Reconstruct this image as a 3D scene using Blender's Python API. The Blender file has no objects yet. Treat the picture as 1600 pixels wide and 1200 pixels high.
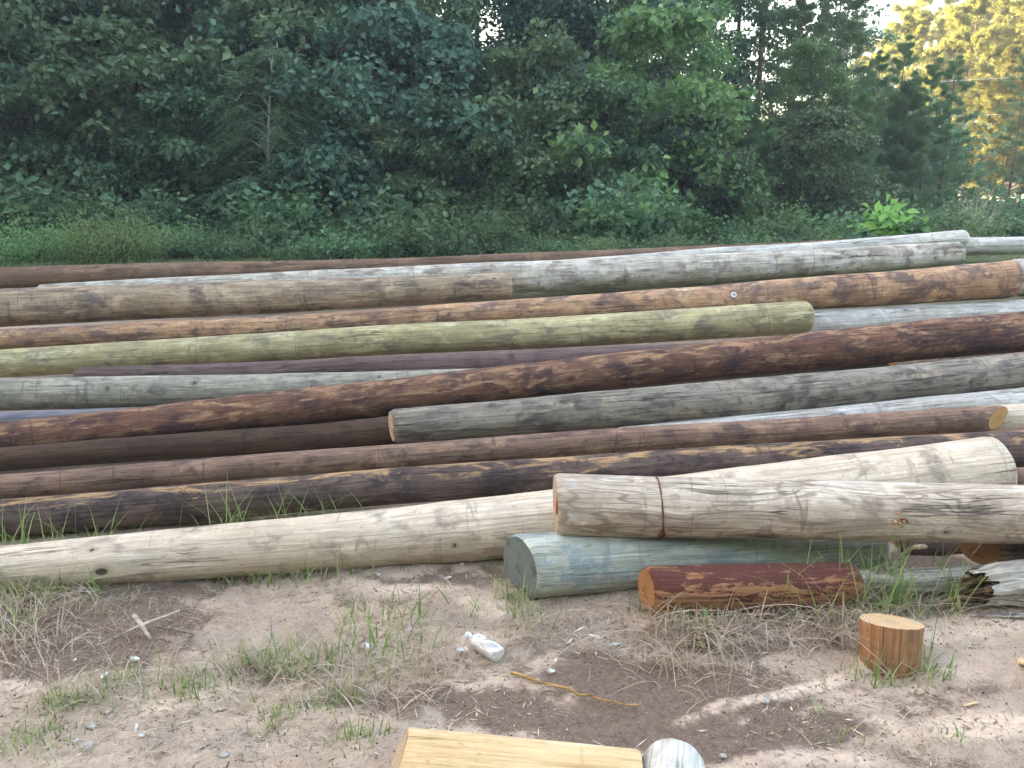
import bpy, math, random
import numpy as np
from mathutils import Vector, Matrix
R = math.radians
# ------------------------------------------------------------------ camera model
FX, CX, CY = 1245.0, 800.0, 600.0          # focal length and centre in photo pixels (1600x1200)
PITCH = R(13.55); CAM_Z = 1.76
SP, CP = math.sin(PITCH), math.cos(PITCH)
def at(u, v, d):
    """world point seen at photo pixel (u, v) at axial depth d"""
    a, b = (u-CX)/FX, (CY-v)/FX
    return np.array([a*d, d*(CP+b*SP), CAM_Z+d*(b*CP-SP)])
# ------------------------------------------------------------------ terrain
_GY = [-400,-5, 2.0, 3.4, 4.0, 4.8, 5.4, 6.0, 6.8, 7.5, 8.3, 9.2, 10.5, 13, 17, 25, 40, 900]
_GZ = [0,   0,  0.0, 0.0, .05, .14, .22, .33, .58, .83, .96, .98, 0.96, .92,.9, .9, .9, .9]
def gbase(x, y):
    x = np.asarray(x, float); y = np.asarray(y, float)
    s = 0
    for k in (-.3, 0, .3): s = s+np.interp(y+k, _GY, _GZ)
    s = s/3
    s = s+.010*np.sin(1.7*x+.6)*np.cos(2.3*y)+.006*np.sin(5.1*x+1.3*y)+.005*np.cos(7.3*y-3.1*x+1)
    w = np.clip((y-4.5)/1.0,0,1)*np.clip((7.4-y)/1.0,0,1)
    s = s+w*np.clip(-.032*(x+.3),-.10,.14)
    return s
def ground_at(u, v):
    """point on the terrain seen at photo pixel"""
    d = 2.0
    for i in range(4000):
        p = at(u, v, d)
        if p[2] <= float(gbase(p[0], p[1])): return p
        d += .01
    return p
# ------------------------------------------------------------------ the logs, read off the photo
# key: stations (u, top, bottom, depth) ; ext = metres the log runs on past first / last station
LOGS = {
 'front_pale': dict(st=[(0,851,926,3.62),(860,764,866,3.98),(1553,681,790,4.36)], ext=(1.2,0)),
 'big':        dict(st=[(868,736,833,3.62),(1600,757,850,3.62)], ext=(0,1.6)),
 'teal':       dict(st=[(812,833,937,3.58),(1368,812,888,3.92)], ext=(0,0)),
 'red_stub':   dict(st=[(1010,882,955,3.36),(1335,877,949,3.46)], ext=(0,0)),
 'grey_thin':  dict(st=[(1308,894,928,3.46),(1560,884,926,3.66)], ext=(0,.1)),
 'brown_under':dict(st=[(1532,832,888,3.76),(1700,832,888,3.80)], ext=(0,1.0)),
'black_hollow':dict(st=[(1398,838,884,4.02),(1700,832,876,4.06)], ext=(0,.9)),  # added log, its near-black colour stands in for shade in the hollow
 'charred':    dict(st=[(0,778,840,4.08),(870,714,770,4.42),(1600,672,730,4.72)], ext=(1.0,1.2)),
 'under_charred':dict(st=[(1580,733,772,4.36),(1700,730,770,4.40)], ext=(0,1.2)),
 'brown_cut':  dict(st=[(0,741,783,4.34),(530,699,739,4.58),(1060,663,703,4.86),(1560,635,675,5.08)], ext=(1.6,0)),
 'cream_next': dict(st=[(1545,632,676,5.24),(1700,624,670,5.28)], ext=(0,1.5)),
 'white_thin': dict(st=[(1010,665,700,5.05),(1600,604,650,5.58)], ext=(.2,1.6)),
 'grey_marked':dict(st=[(612,640,692,4.86),(1070,598,662,5.22),(1600,552,606,5.76)], ext=(0,1.4)),
 'dark_hidden':dict(st=[(0,700,738,4.62),(608,652,694,5.14),(900,630,672,5.40)], ext=(1.3,0)),
 'crossing':   dict(st=[(0,661,720,4.80),(540,598,657,5.22),(1070,539,596,5.66),(1600,488,552,6.10)], ext=(1.0,1.2)),
 'blue_sliver':dict(st=[(0,645,672,5.02),(400,630,655,5.34)], ext=(1.3,0)),
 'grey_green': dict(st=[(0,591,644,5.20),(540,581,628,5.50),(1384,562,600,6.06)], ext=(1.2,0)),
 'pale_behind':dict(st=[(1392,563,600,6.20),(1600,548,590,6.42)], ext=(0,1.6)),
 'purple':     dict(st=[(120,574,606,5.50),(540,559,594,5.78),(1130,533,570,6.12)], ext=(0,0)),
 'yellow_green':dict(st=[(0,545,590,5.76),(540,513,560,6.06),(1262,470,523,6.50)], ext=(.8,0)),
 'white_crack':dict(st=[(1235,486,532,6.84),(1600,467,514,7.10)], ext=(0,1.8)),
 'orange_patchy':dict(st=[(0,514,550,6.02),(540,485,522,6.34),(1070,447,494,6.74),(1583,408,468,7.10)], ext=(1.2,0)),
 'white_far_end':dict(st=[(1582,405,462,7.56),(1700,400,458,7.62)], ext=(0,1.5)),
 'grey_brown': dict(st=[(0,452,512,6.22),(540,435,484,6.66),(798,427,466,6.90)], ext=(1.5,0)),
 'silver':     dict(st=[(60,445,480,6.92),(540,420,462,7.18),(800,409,459,7.36),(1070,399,447,7.62),(1500,377,414,8.08)], ext=(0,0)),
 'white_top':  dict(st=[(900,405,430,7.90),(1508,358,386,8.42)], ext=(.3,0)),
 'brown_top':  dict(st=[(0,418,455,7.32),(540,404,432,7.80),(1070,385,407,8.34),(1400,371,389,8.72)], ext=(1.5,.3)),
 'white_back': dict(st=[(1480,370,398,9.02),(1700,368,396,9.12)], ext=(.4,1.5)),
 'yellow_chunk':dict(st=[(612,1128,1285,2.40),(1000,1163,1318,2.32)], ext=(0,0)),
}
def log_path(key):
    L = LOGS[key]; P=[]; Rr=[]
    for (u,t,b,d) in L['st']:
        P.append(at(u,(t+b)/2,d)); Rr.append((b-t)/2*d/FX*math.cos(math.atan((CY-(t+b)/2)/FX))*.985)
    P=np.array(P); Rr=np.array(Rr)
    e0,e1=L['ext']
    if e0: 
        dv=P[0]-P[1]; n=np.linalg.norm(dv); P=np.vstack([P[0]+dv/n*e0,P]); Rr=np.r_[max(.05,Rr[0]+(Rr[0]-Rr[1])/n*e0*.6),Rr]
    if e1:
        dv=P[-1]-P[-2]; n=np.linalg.norm(dv); P=np.vstack([P,P[-1]+dv/n*e1]); Rr=np.r_[Rr,max(.05,Rr[-1]+(Rr[-1]-Rr[-2])/n*e1*.4)]
    return P,Rr
# ------------------------------------------------------------------ scene, helpers
sc = bpy.context.scene
COL = sc.collection
rng = np.random.default_rng(11)
random.seed(5)
def tag(o, label=None, cat=None, group=None, kind=None):
    if label: o['label'] = label
    if cat: o['category'] = cat
    if group: o['group'] = group
    if kind: o['kind'] = kind
    return o
def empty(name, loc=(0,0,0), rz=0.0):
    o = bpy.data.objects.new(name, None); COL.objects.link(o)
    o.location = tuple(float(c) for c in loc); o.rotation_euler = (0,0,rz); o.empty_display_size = .2
    return o
def link(name, me, mats=(), parent=None, loc=None):
    if isinstance(mats, bpy.types.Material): mats = (mats,)
    for m in mats: me.materials.append(m)
    o = bpy.data.objects.new(name, me); COL.objects.link(o)
    if parent: o.parent = parent
    if loc is not None: o.location = tuple(float(c) for c in loc)
    return o
def mesh_np(name, V, F, smooth=True, fattr=None, vattr=None, vvec=None, midx=None):
    """V (n,3); F (m,k) index array or list of such arrays (mixed k)"""
    V = np.asarray(V, np.float32)
    Fs = F if isinstance(F, list) else [F]
    me = bpy.data.meshes.new(name)
    me.vertices.add(len(V)); me.vertices.foreach_set('co', V.ravel())
    nl = sum(f.size for f in Fs); nf = sum(len(f) for f in Fs)
    me.loops.add(nl); me.polygons.add(nf)
    me.loops.foreach_set('vertex_index', np.concatenate([f.ravel() for f in Fs]).astype(np.int32))
    tot = np.concatenate([np.full(len(f), f.shape[1]) for f in Fs])
    st = np.r_[0, np.cumsum(tot)[:-1]].astype(np.int32)
    me.polygons.foreach_set('loop_start', st)
    if midx is not None: me.polygons.foreach_set('material_index', np.asarray(midx, np.int32))
    me.update(calc_edges=True)
    me.polygons.foreach_set('use_smooth', np.full(nf, smooth))
    for k, a in (fattr or {}).items():
        at_ = me.attributes.new(k, 'FLOAT', 'FACE'); at_.data.foreach_set('value', np.asarray(a, np.float32))
    for k, a in (vattr or {}).items():
        at_ = me.attributes.new(k, 'FLOAT', 'POINT'); at_.data.foreach_set('value', np.asarray(a, np.float32))
    for k, a in (vvec or {}).items():
        at_ = me.attributes.new(k, 'FLOAT_VECTOR', 'POINT'); at_.data.foreach_set('vector', np.asarray(a, np.float32).ravel())
    return me
def grid_faces(nr, nc, wrap=True):
    """quads between nr rings of nc points"""
    i = np.arange(nr-1)[:,None]; j = np.arange(nc if wrap else nc-1)[None,:]
    j2 = (j+1) % nc
    return np.stack([i*nc+j, i*nc+j2, (i+1)*nc+j2, (i+1)*nc+j], -1).reshape(-1,4)
_T = rng.random((256,256,))
def vnoise(x, y, s=1.0, o=0):
    x = np.asarray(x,float)*s+17.3*o+500; y = np.asarray(y,float)*s+9.1*o+500
    xi = np.floor(x).astype(int); yi = np.floor(y).astype(int); fx = x-xi; fy = y-yi
    fx = fx*fx*(3-2*fx); fy = fy*fy*(3-2*fy)
    g = lambda a,b: _T[a%256, b%256]
    return (g(xi,yi)*(1-fx)+g(xi+1,yi)*fx)*(1-fy)+(g(xi,yi+1)*(1-fx)+g(xi+1,yi+1)*fx)*fy
def fbm(x, y, s=1.0, o=0, n=4):
    t = 0; a = .5
    for k in range(n): t = t+a*vnoise(x, y, s*2**k, o+k*3); a *= .5
    return t/(1-.5**n)
def ground_z(x, y):
    x = np.asarray(x,float); y = np.asarray(y,float)
    near = np.clip((9-y)/3, 0, 1)
    z = gbase(x,y)+near*((fbm(x,y,2.2,1)-.5)*.035+(fbm(x,y,11,2)-.5)*.016)
    return z
# ------------------------------------------------------------------ node helpers
class NT:
    def __init__(s, name):
        s.m = bpy.data.materials.new(name); s.m.use_nodes = True; s.t = s.m.node_tree; s.n = s.t.nodes
        s.n.clear(); s.out = s.n.new('ShaderNodeOutputMaterial')
    def new(s, ty, **kw):
        n = s.n.new(ty)
        for k,v in kw.items(): setattr(n,k,v)
        return n
    def put(s, sock, v):
        if isinstance(v, bpy.types.NodeSocket): s.t.links.new(v, sock)
        elif isinstance(v,(tuple,list)) and len(v)==3 and sock.type=='RGBA': sock.default_value = (*v,1)
        else: sock.default_value = v
    def attr(s, name, out='Fac'):
        n = s.new('ShaderNodeAttribute', attribute_name=name); return n.outputs[out]
    def scale(s, vec, sc_, off=(0,0,0)):
        n = s.new('ShaderNodeMapping'); s.put(n.inputs['Vector'], vec); n.inputs['Scale'].default_value = sc_; n.inputs['Location'].default_value = off
        return n.outputs[0]
    def noise(s, vec, scale, detail=3, rough=.55, dist=0, col=False):
        n = s.new('ShaderNodeTexNoise'); s.put(n.inputs['Vector'], vec); n.inputs['Scale'].default_value = scale
        n.inputs['Detail'].default_value = detail; n.inputs['Roughness'].default_value = rough; n.inputs['Distortion'].default_value = dist
        return n.outputs['Color' if col else 'Fac']
    def ss(s, v, lo, hi, a=0.0, b=1.0):
        n = s.new('ShaderNodeMapRange', interpolation_type='SMOOTHSTEP'); s.put(n.inputs['Value'], v)
        for k,x in zip(('From Min','From Max','To Min','To Max'),(lo,hi,a,b)): s.put(n.inputs[k], x)
        return n.outputs[0]
    def math(s, op, a, b=0.0, c=None, clamp=False):
        n = s.new('ShaderNodeMath', operation=op, use_clamp=clamp); s.put(n.inputs[0], a); s.put(n.inputs[1], b)
        if c is not None: s.put(n.inputs[2], c)
        return n.outputs[0]
    def mix(s, f, a, b, mode='MIX'):
        n = s.new('ShaderNodeMix', data_type='RGBA', blend_type=mode); s.put(n.inputs[0], f); s.put(n.inputs[6], a); s.put(n.inputs[7], b)
        return n.outputs[2]
    def bump(s, h, st, dist=.01, nrm=None):
        n = s.new('ShaderNodeBump'); s.put(n.inputs['Height'], h); n.inputs['Strength'].default_value = st; n.inputs['Distance'].default_value = dist
        if nrm is not None: s.put(n.inputs['Normal'], nrm)
        return n.outputs[0]
    def principled(s, col, rough=.8, nrm=None, spec=.3, **kw):
        n = s.new('ShaderNodeBsdfPrincipled'); s.put(n.inputs['Base Color'], col); s.put(n.inputs['Roughness'], rough)
        n.inputs['Specular IOR Level'].default_value = spec
        if nrm is not None: s.put(n.inputs['Normal'], nrm)
        for k,v in kw.items(): s.put(n.inputs[k], v)
        s.t.links.new(n.outputs[0], s.out.inputs[0]); return n
def wood(name, a, b, c, stain=(.12,.08,.06), stain_amt=.35, patch=None, patch_amt=.3, streak=1.0, crack=.5, blot=1.0, stretch=.11, mott=1.0, bark=None, bare=None, rings=0, grain=1.0):
    """round pole surface: a/b streak tones, c fine dark grain, stain blotches, bare patches, drying cracks, knots"""
    t = NT(name); g = t.attr('grain','Vector')
    s1 = t.noise(t.scale(g,(stretch,1,1)), 16*streak, 4, .6, .3)
    col = t.mix(t.ss(s1,.36,.64), a, b)
    big = t.noise(t.scale(g,(.35,1,1)), 3.3, 3, .6)
    col = t.mix(t.ss(big,.30,.72,.0,.75), col, t.mix(.5,b,a,'MULTIPLY'))
    if patch:
        p1 = t.noise(t.scale(g,(.38,1,1),(3,7,1)), 10*blot, 7, .68, .5)
        th = .72-.36*patch_amt
        col = t.mix(t.ss(p1,th-.03,th+.07,0,.85), col, patch)
    st = t.noise(t.scale(g,(.60,1,1),(11,2,5)), 8.5*blot, 6, .62, .3)
    th = .70-.34*stain_amt
    col = t.mix(t.ss(st,th-.05,th+.10,0,.85), col, stain)
    mo = t.noise(t.scale(g,(.62,1,1),(7,3,1)), 5.5, 7, .72, .5)
    col = t.mix(t.ss(mo,.47,.62,0,.72*mott), col, t.mix(.6,c,b)); col = t.mix(t.ss(mo,.47,.34,0,.55*mott), col, t.mix(1.0,a,(1.30,1.27,1.22),'MULTIPLY'))
    m2 = t.noise(t.scale(g,(.75,1,1),(1,3,8)), 15, 6, .72, .4)
    col = t.mix(t.ss(m2,.52,.66,0,.62*mott), col, t.mix(.35,c,b)); col = t.mix(t.ss(m2,.44,.32,0,.4*mott), col, t.mix(1.0,a,(1.32,1.26,1.20),'MULTIPLY'))
    if bark:      # strips of bark left on, sharp-edged, mostly on the upper side
        bn = t.noise(t.scale(g,(.22,1,1),(1,5,8)), 19, 8, .74, .5)
        bv = t.math('ADD', bn, t.math('MULTIPLY', t.math('SUBTRACT', t.attr('top'), bark[2]), bark[3]))
        col = t.mix(t.ss(bv, .62-.3*bark[1], .645-.3*bark[1], 0, .95), col, bark[0])
    if bare:      # bare yellow wood showing, sharp-edged
        bn = t.noise(t.scale(g,(.26,1,1),(7,5,8)), 12, 8, .72, 1.1)
        bv = t.math('ADD', bn, t.math('MULTIPLY', t.math('SUBTRACT', t.attr('top'), bare[2]), bare[3]))
        col = t.mix(t.ss(bv, .62-.3*bare[1], .73-.3*bare[1], 0, .8), col, bare[0])
    if rings:     # growth rings cut open by the debarker, bending round old knots
        wv = t.math('SINE', t.math('ADD', t.math('MULTIPLY', t.noise(t.scale(g,(.22,1,1),(0,0,0)), 7, 2, .5, .2), 95), 0))
        rm = t.ss(t.noise(t.scale(g,(.5,1,1),(4,4,4)), 3.5, 2), .42, .60)
        col = t.mix(t.math('MULTIPLY', t.ss(wv,.1,.9), t.math('MULTIPLY', rm, rings)), col, c)
    fine = t.noise(t.scale(g,(.035,1,1),(1,9,4)), 75, 3, .7)
    col = t.mix(t.ss(fine,.48,.68,0,.7*grain), col, c)
    f2 = t.noise(t.scale(g,(.05,1,1),(4,1,7)), 34, 5, .75)
    col = t.mix(t.ss(f2,.54,.70,0,.5*grain), col, c)
    fl = t.noise(t.scale(g,(.045,1,1),(6,1,4)), 42, 3, .7)
    col = t.mix(t.ss(fl,.60,.72,0,.5), col, t.mix(1.0,a,(1.35,1.35,1.35),'MULTIPLY'))
    spk = t.noise(t.scale(g,(.5,1,1),(2,2,9)), 38, 2, .6)
    col = t.mix(t.ss(spk,.64,.74,0,.6), col, c)
    cr = t.noise(t.scale(g,(.04,1,1),(5,5,5)), 14, 4, .6)
    ridge = t.math('ABSOLUTE', t.math('SUBTRACT', cr, .5))
    brk = t.ss(t.noise(t.scale(g,(.5,1,1),(8,1,2)), 2.6, 2), .62-.25*crack, .70-.25*crack)
    crk = t.math('MULTIPLY', t.ss(ridge,.002,.012,1,0), brk)
    col = t.mix(t.math('MULTIPLY',crk,.6), col, (.05,.035,.03))
    rg = t.noise(t.scale(g,(1,.10,.10),(3,3,3)), 2.3, 3, .6, .25)      # scars left by saw and chain, running round the pole
    rl = t.math('MULTIPLY', t.ss(t.math('ABSOLUTE', t.math('SUBTRACT', rg, .52)),.0015,.007,1,0), t.ss(t.noise(t.scale(g,(2,1,1),(6,6,2)),6,3),.47,.60))
    col = t.mix(t.math('MULTIPLY',rl,.6), col, t.mix(.6,c,stain))
    kn = t.attr('knot')
    col = t.mix(t.ss(kn,.25,.7,0,.55), col, c); col = t.mix(t.ss(kn,.72,.85,0,.9), col, (.07,.045,.035))
    h = t.math('SUBTRACT', t.math('ADD', t.math('MULTIPLY',fine,-.5), t.math('MULTIPLY',s1,.8)), t.math('MULTIPLY',crk,1.5))
    h = t.math('ADD', h, t.math('MULTIPLY', st, -.5)); h = t.math('SUBTRACT', h, t.math('MULTIPLY', f2, .7))
    t.principled(col, .82, t.bump(h,.8,.014), .22)
    return t.m
def end_wood(name, a, b, c, dirt=.4):
    """sawn end: growth rings about the local X axis plus radial drying checks"""
    t = NT(name); g = t.attr('grain','Vector')           # grain = (0, y, z) from the pith
    sep = t.new('ShaderNodeSeparateXYZ'); t.put(sep.inputs[0], g)
    r = t.math('SQRT', t.math('ADD', t.math('MULTIPLY',sep.outputs[1],sep.outputs[1]), t.math('MULTIPLY',sep.outputs[2],sep.outputs[2])))
    n1 = t.noise(g, 9, 3); rr = t.math('ADD', r, t.math('MULTIPLY', n1, .02))
    ring = t.math('SINE', t.math('MULTIPLY', rr, 520))
    col = t.mix(t.ss(ring,-.4,.8,0,.85), a, b)
    col = t.mix(t.ss(r,.0,.045,.55,0), col, b)
    ang = t.math('ARCTAN2', sep.outputs[1], sep.outputs[2])
    comb = t.new('ShaderNodeCombineXYZ'); t.put(comb.inputs[0], t.math('MULTIPLY',ang,2.2)); t.put(comb.inputs[1], t.math('MULTIPLY',r,1.5))
    ck = t.ss(t.noise(comb.outputs[0], 4.5, 3), .61, .65)
    col = t.mix(t.math('MULTIPLY',ck,.7), col, c)
    d = t.noise(t.scale(g,(1,1,1),(4,1,2)), 14, 4, .7)
    col = t.mix(t.ss(d,.62-.3*dirt,.80-.3*dirt,0,.8), col, c)
    t.principled(col, .85, t.bump(t.math('SUBTRACT',ring,t.math('MULTIPLY',ck,6)),.25,.002), .2)
    return t.m
def plain(name, col, rough=.7, var=.25, scale=20, spec=.3, **kw):
    t = NT(name); tc = t.new('ShaderNodeTexCoord').outputs['Object']
    n = t.noise(tc, scale, 4, .6)
    dark = tuple(x*(1-var) for x in col); li = tuple(min(1,x*(1+var)) for x in col)
    t.principled(t.mix(t.ss(n,.35,.65), dark, li), rough, t.bump(n,.3,.004), spec, **kw); return t.m
def leafmat(name, dark, mid, light, trans=.35, rough=.55, spec=.3):
    t = NT(name); tint = t.attr('tint'); n = t.new('ShaderNodeObjectInfo').outputs['Random']
    col = t.mix(t.ss(tint,0,.55), dark, mid); col = t.mix(t.ss(tint,.6,1), col, light)
    hs = t.new('ShaderNodeHueSaturation'); t.put(hs.inputs['Color'], col)
    t.put(hs.inputs['Hue'], t.math('ADD', .465, t.math('MULTIPLY', n, .055))); t.put(hs.inputs['Value'], t.math('ADD', .75, t.math('MULTIPLY', n, .6)))
    p = t.new('ShaderNodeBsdfPrincipled'); t.put(p.inputs['Base Color'], hs.outputs[0]); p.inputs['Roughness'].default_value = rough
    p.inputs['Specular IOR Level'].default_value = spec
    tr = t.new('ShaderNodeBsdfTranslucent'); t.put(tr.inputs['Color'], t.mix(.5, hs.outputs[0], light))
    mx = t.new('ShaderNodeMixShader'); mx.inputs[0].default_value = trans
    t.t.links.new(p.outputs[0], mx.inputs[1]); t.t.links.new(tr.outputs[0], mx.inputs[2]); t.t.links.new(mx.outputs[0], t.out.inputs[0])
    return t.m
# ------------------------------------------------------------------ wood colours
CREAM = wood('cream_pole', (.80,.68,.55),(.66,.55,.43),(.37,.29,.22), (.27,.22,.185),.42, (.72,.67,.60),.36, crack=.35, mott=.7)
CREAM2= wood('weathered_butt_pole', (.74,.65,.55),(.52,.44,.36),(.25,.195,.155), (.19,.14,.11),.36, (.60,.59,.57),.36, streak=.8, crack=.5, rings=.75, grain=1.2)
TEAL  = wood('blue_green_pole', (.52,.56,.52),(.46,.45,.37),(.23,.245,.22), (.24,.31,.33),.48, (.47,.50,.46),.38, crack=.3)
RED   = wood('red_bark_stub', (.46,.24,.12),(.36,.18,.09),(.10,.04,.03), (.10,.028,.025),.15, (.52,.31,.16),.1, crack=.1, bark=((.10,.032,.027),.24,.05,.15), mott=.6)
GREYW = wood('weathered_grey', (.60,.56,.50),(.44,.40,.35),(.11,.09,.07), (.14,.11,.09),.4, (.52,.50,.46),.3, crack=.9)
CHAR  = wood('charred_pole', (.125,.088,.078),(.19,.135,.11),(.035,.024,.024), (.038,.027,.032),.66, (.40,.27,.16),.25, crack=.3, bare=((.52,.32,.16),.20,.45,.16))
BROWN = wood('brown_pole', (.24,.145,.105),(.32,.21,.155),(.08,.046,.04), (.075,.05,.05),.50, (.42,.27,.17),.50, crack=.2)
WHITE = wood('white_pole', (.68,.66,.63),(.55,.53,.49),(.30,.26,.23), (.30,.28,.28),.25, (.76,.75,.73),.4, crack=.6)
GREYM = wood('grey_scaly_pole', (.27,.245,.205),(.36,.325,.27),(.075,.062,.055), (.09,.075,.07),.54, (.50,.38,.27),.40, crack=.6, blot=1.2)
TANB = wood('tan_brown_pole', (.28,.18,.12),(.22,.135,.09),(.10,.065,.05), (.12,.08,.07),.35, (.38,.26,.17),.3)
SHADEB = wood('shade_painted_brown_pole', (.075,.045,.03),(.11,.065,.042),(.03,.018,.015), (.05,.03,.028),.4, (.22,.13,.08),.14)  # brown darkened to carry the shade beneath other logs
CROSS = wood('red_brown_mottled_pole', (.16,.072,.05),(.26,.14,.085),(.05,.026,.026), (.05,.03,.04),.60, (.44,.28,.17),.34, crack=.3, bare=((.44,.265,.15),.34,.2,.05))
GGREEN= wood('grey_green_pole', (.43,.40,.33),(.35,.325,.265),(.13,.12,.10), (.14,.13,.12),.42, (.52,.46,.37),.3, crack=.3)
PURPLE= wood('purple_brown_pole', (.15,.10,.098),(.21,.145,.13),(.07,.045,.05), (.09,.062,.072),.35)
BLUEG = wood('slate_grey_pole', (.20,.20,.235),(.26,.255,.27),(.10,.09,.11), (.12,.11,.14),.3)
YGREEN= wood('yellow_green_pole', (.54,.475,.275),(.44,.385,.22),(.20,.175,.11), (.17,.15,.12),.46, (.66,.60,.40),.42, crack=.4)
ORANGE= wood('orange_peeled_pole', (.60,.395,.24),(.49,.30,.18),(.14,.08,.06), (.10,.075,.085),.62, (.66,.48,.31),.42, crack=.3)
GBROWN= wood('grey_brown_pole', (.50,.385,.27),(.38,.29,.20),(.12,.09,.07), (.11,.09,.095),.52, (.56,.45,.32),.42, crack=.3)
SILVER= wood('silver_pole', (.68,.64,.57),(.52,.465,.39),(.15,.125,.105), (.19,.155,.13),.46, (.64,.64,.63),.48, crack=.5)
FRESH = wood('fresh_peeled_pine', (.80,.64,.41),(.70,.53,.31),(.46,.29,.13), (.52,.37,.20),.26, (.82,.72,.52),.35, crack=.35, stretch=.05, mott=.6)
STUMPW= wood('orange_pine_side', (.46,.27,.14),(.35,.19,.10),(.17,.09,.05), (.20,.13,.09),.36, (.54,.34,.18),.3)
E_TEAL = end_wood('blue_grey_end', (.17,.20,.20),(.11,.135,.14),(.06,.07,.075))
E_CREAM= end_wood('cream_end', (.50,.41,.30),(.38,.30,.21),(.16,.11,.08))
E_ORANGE= end_wood('orange_end', (.56,.33,.13),(.42,.22,.085),(.20,.10,.05), .25)
E_BROWN= end_wood('brown_end', (.34,.18,.08),(.25,.12,.055),(.10,.05,.03))
E_WHITE= end_wood('white_end', (.55,.54,.52),(.42,.40,.38),(.2,.18,.16))
E_STUMP= end_wood('stump_face', (.64,.44,.24),(.46,.29,.15),(.34,.30,.26), .5)
PAINT_O = plain('orange_marking_paint', (.80,.13,.05), .6, .15)
PAINT_R = plain('red_marking_paint', (.75,.05,.04), .6, .15)
RUST = plain('rusty_band', (.16,.06,.04), .8, .35, 60)
TAGM = plain('white_tag', (.75,.76,.80), .35, .05)
ROT = wood('rotten_brown_wood', (.30,.17,.09),(.20,.11,.06),(.08,.045,.03), (.10,.055,.035),.4, (.40,.26,.15),.3, stretch=.3)

def resample(P, Rr, n):
    seg = np.r_[0, np.cumsum(np.linalg.norm(np.diff(P,axis=0),axis=1))]
    s = np.linspace(0, seg[-1], n)
    if len(P) > 2:       # smooth interpolation through stations
        def cr(y):
            m = np.gradient(y, seg, edge_order=1)
            i = np.clip(np.searchsorted(seg, s)-1, 0, len(seg)-2); h = seg[i+1]-seg[i]; t = (s-seg[i])/h
            return (2*t**3-3*t**2+1)*y[i]+(t**3-2*t**2+t)*h*m[i]+(-2*t**3+3*t**2)*y[i+1]+(t**3-t**2)*h*m[i+1]
        return s, np.stack([cr(P[:,k]) for k in range(3)],1), cr(Rr)
    return s, np.stack([np.interp(s,seg,P[:,k]) for k in range(3)],1), np.interp(s,seg,Rr)

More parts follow.
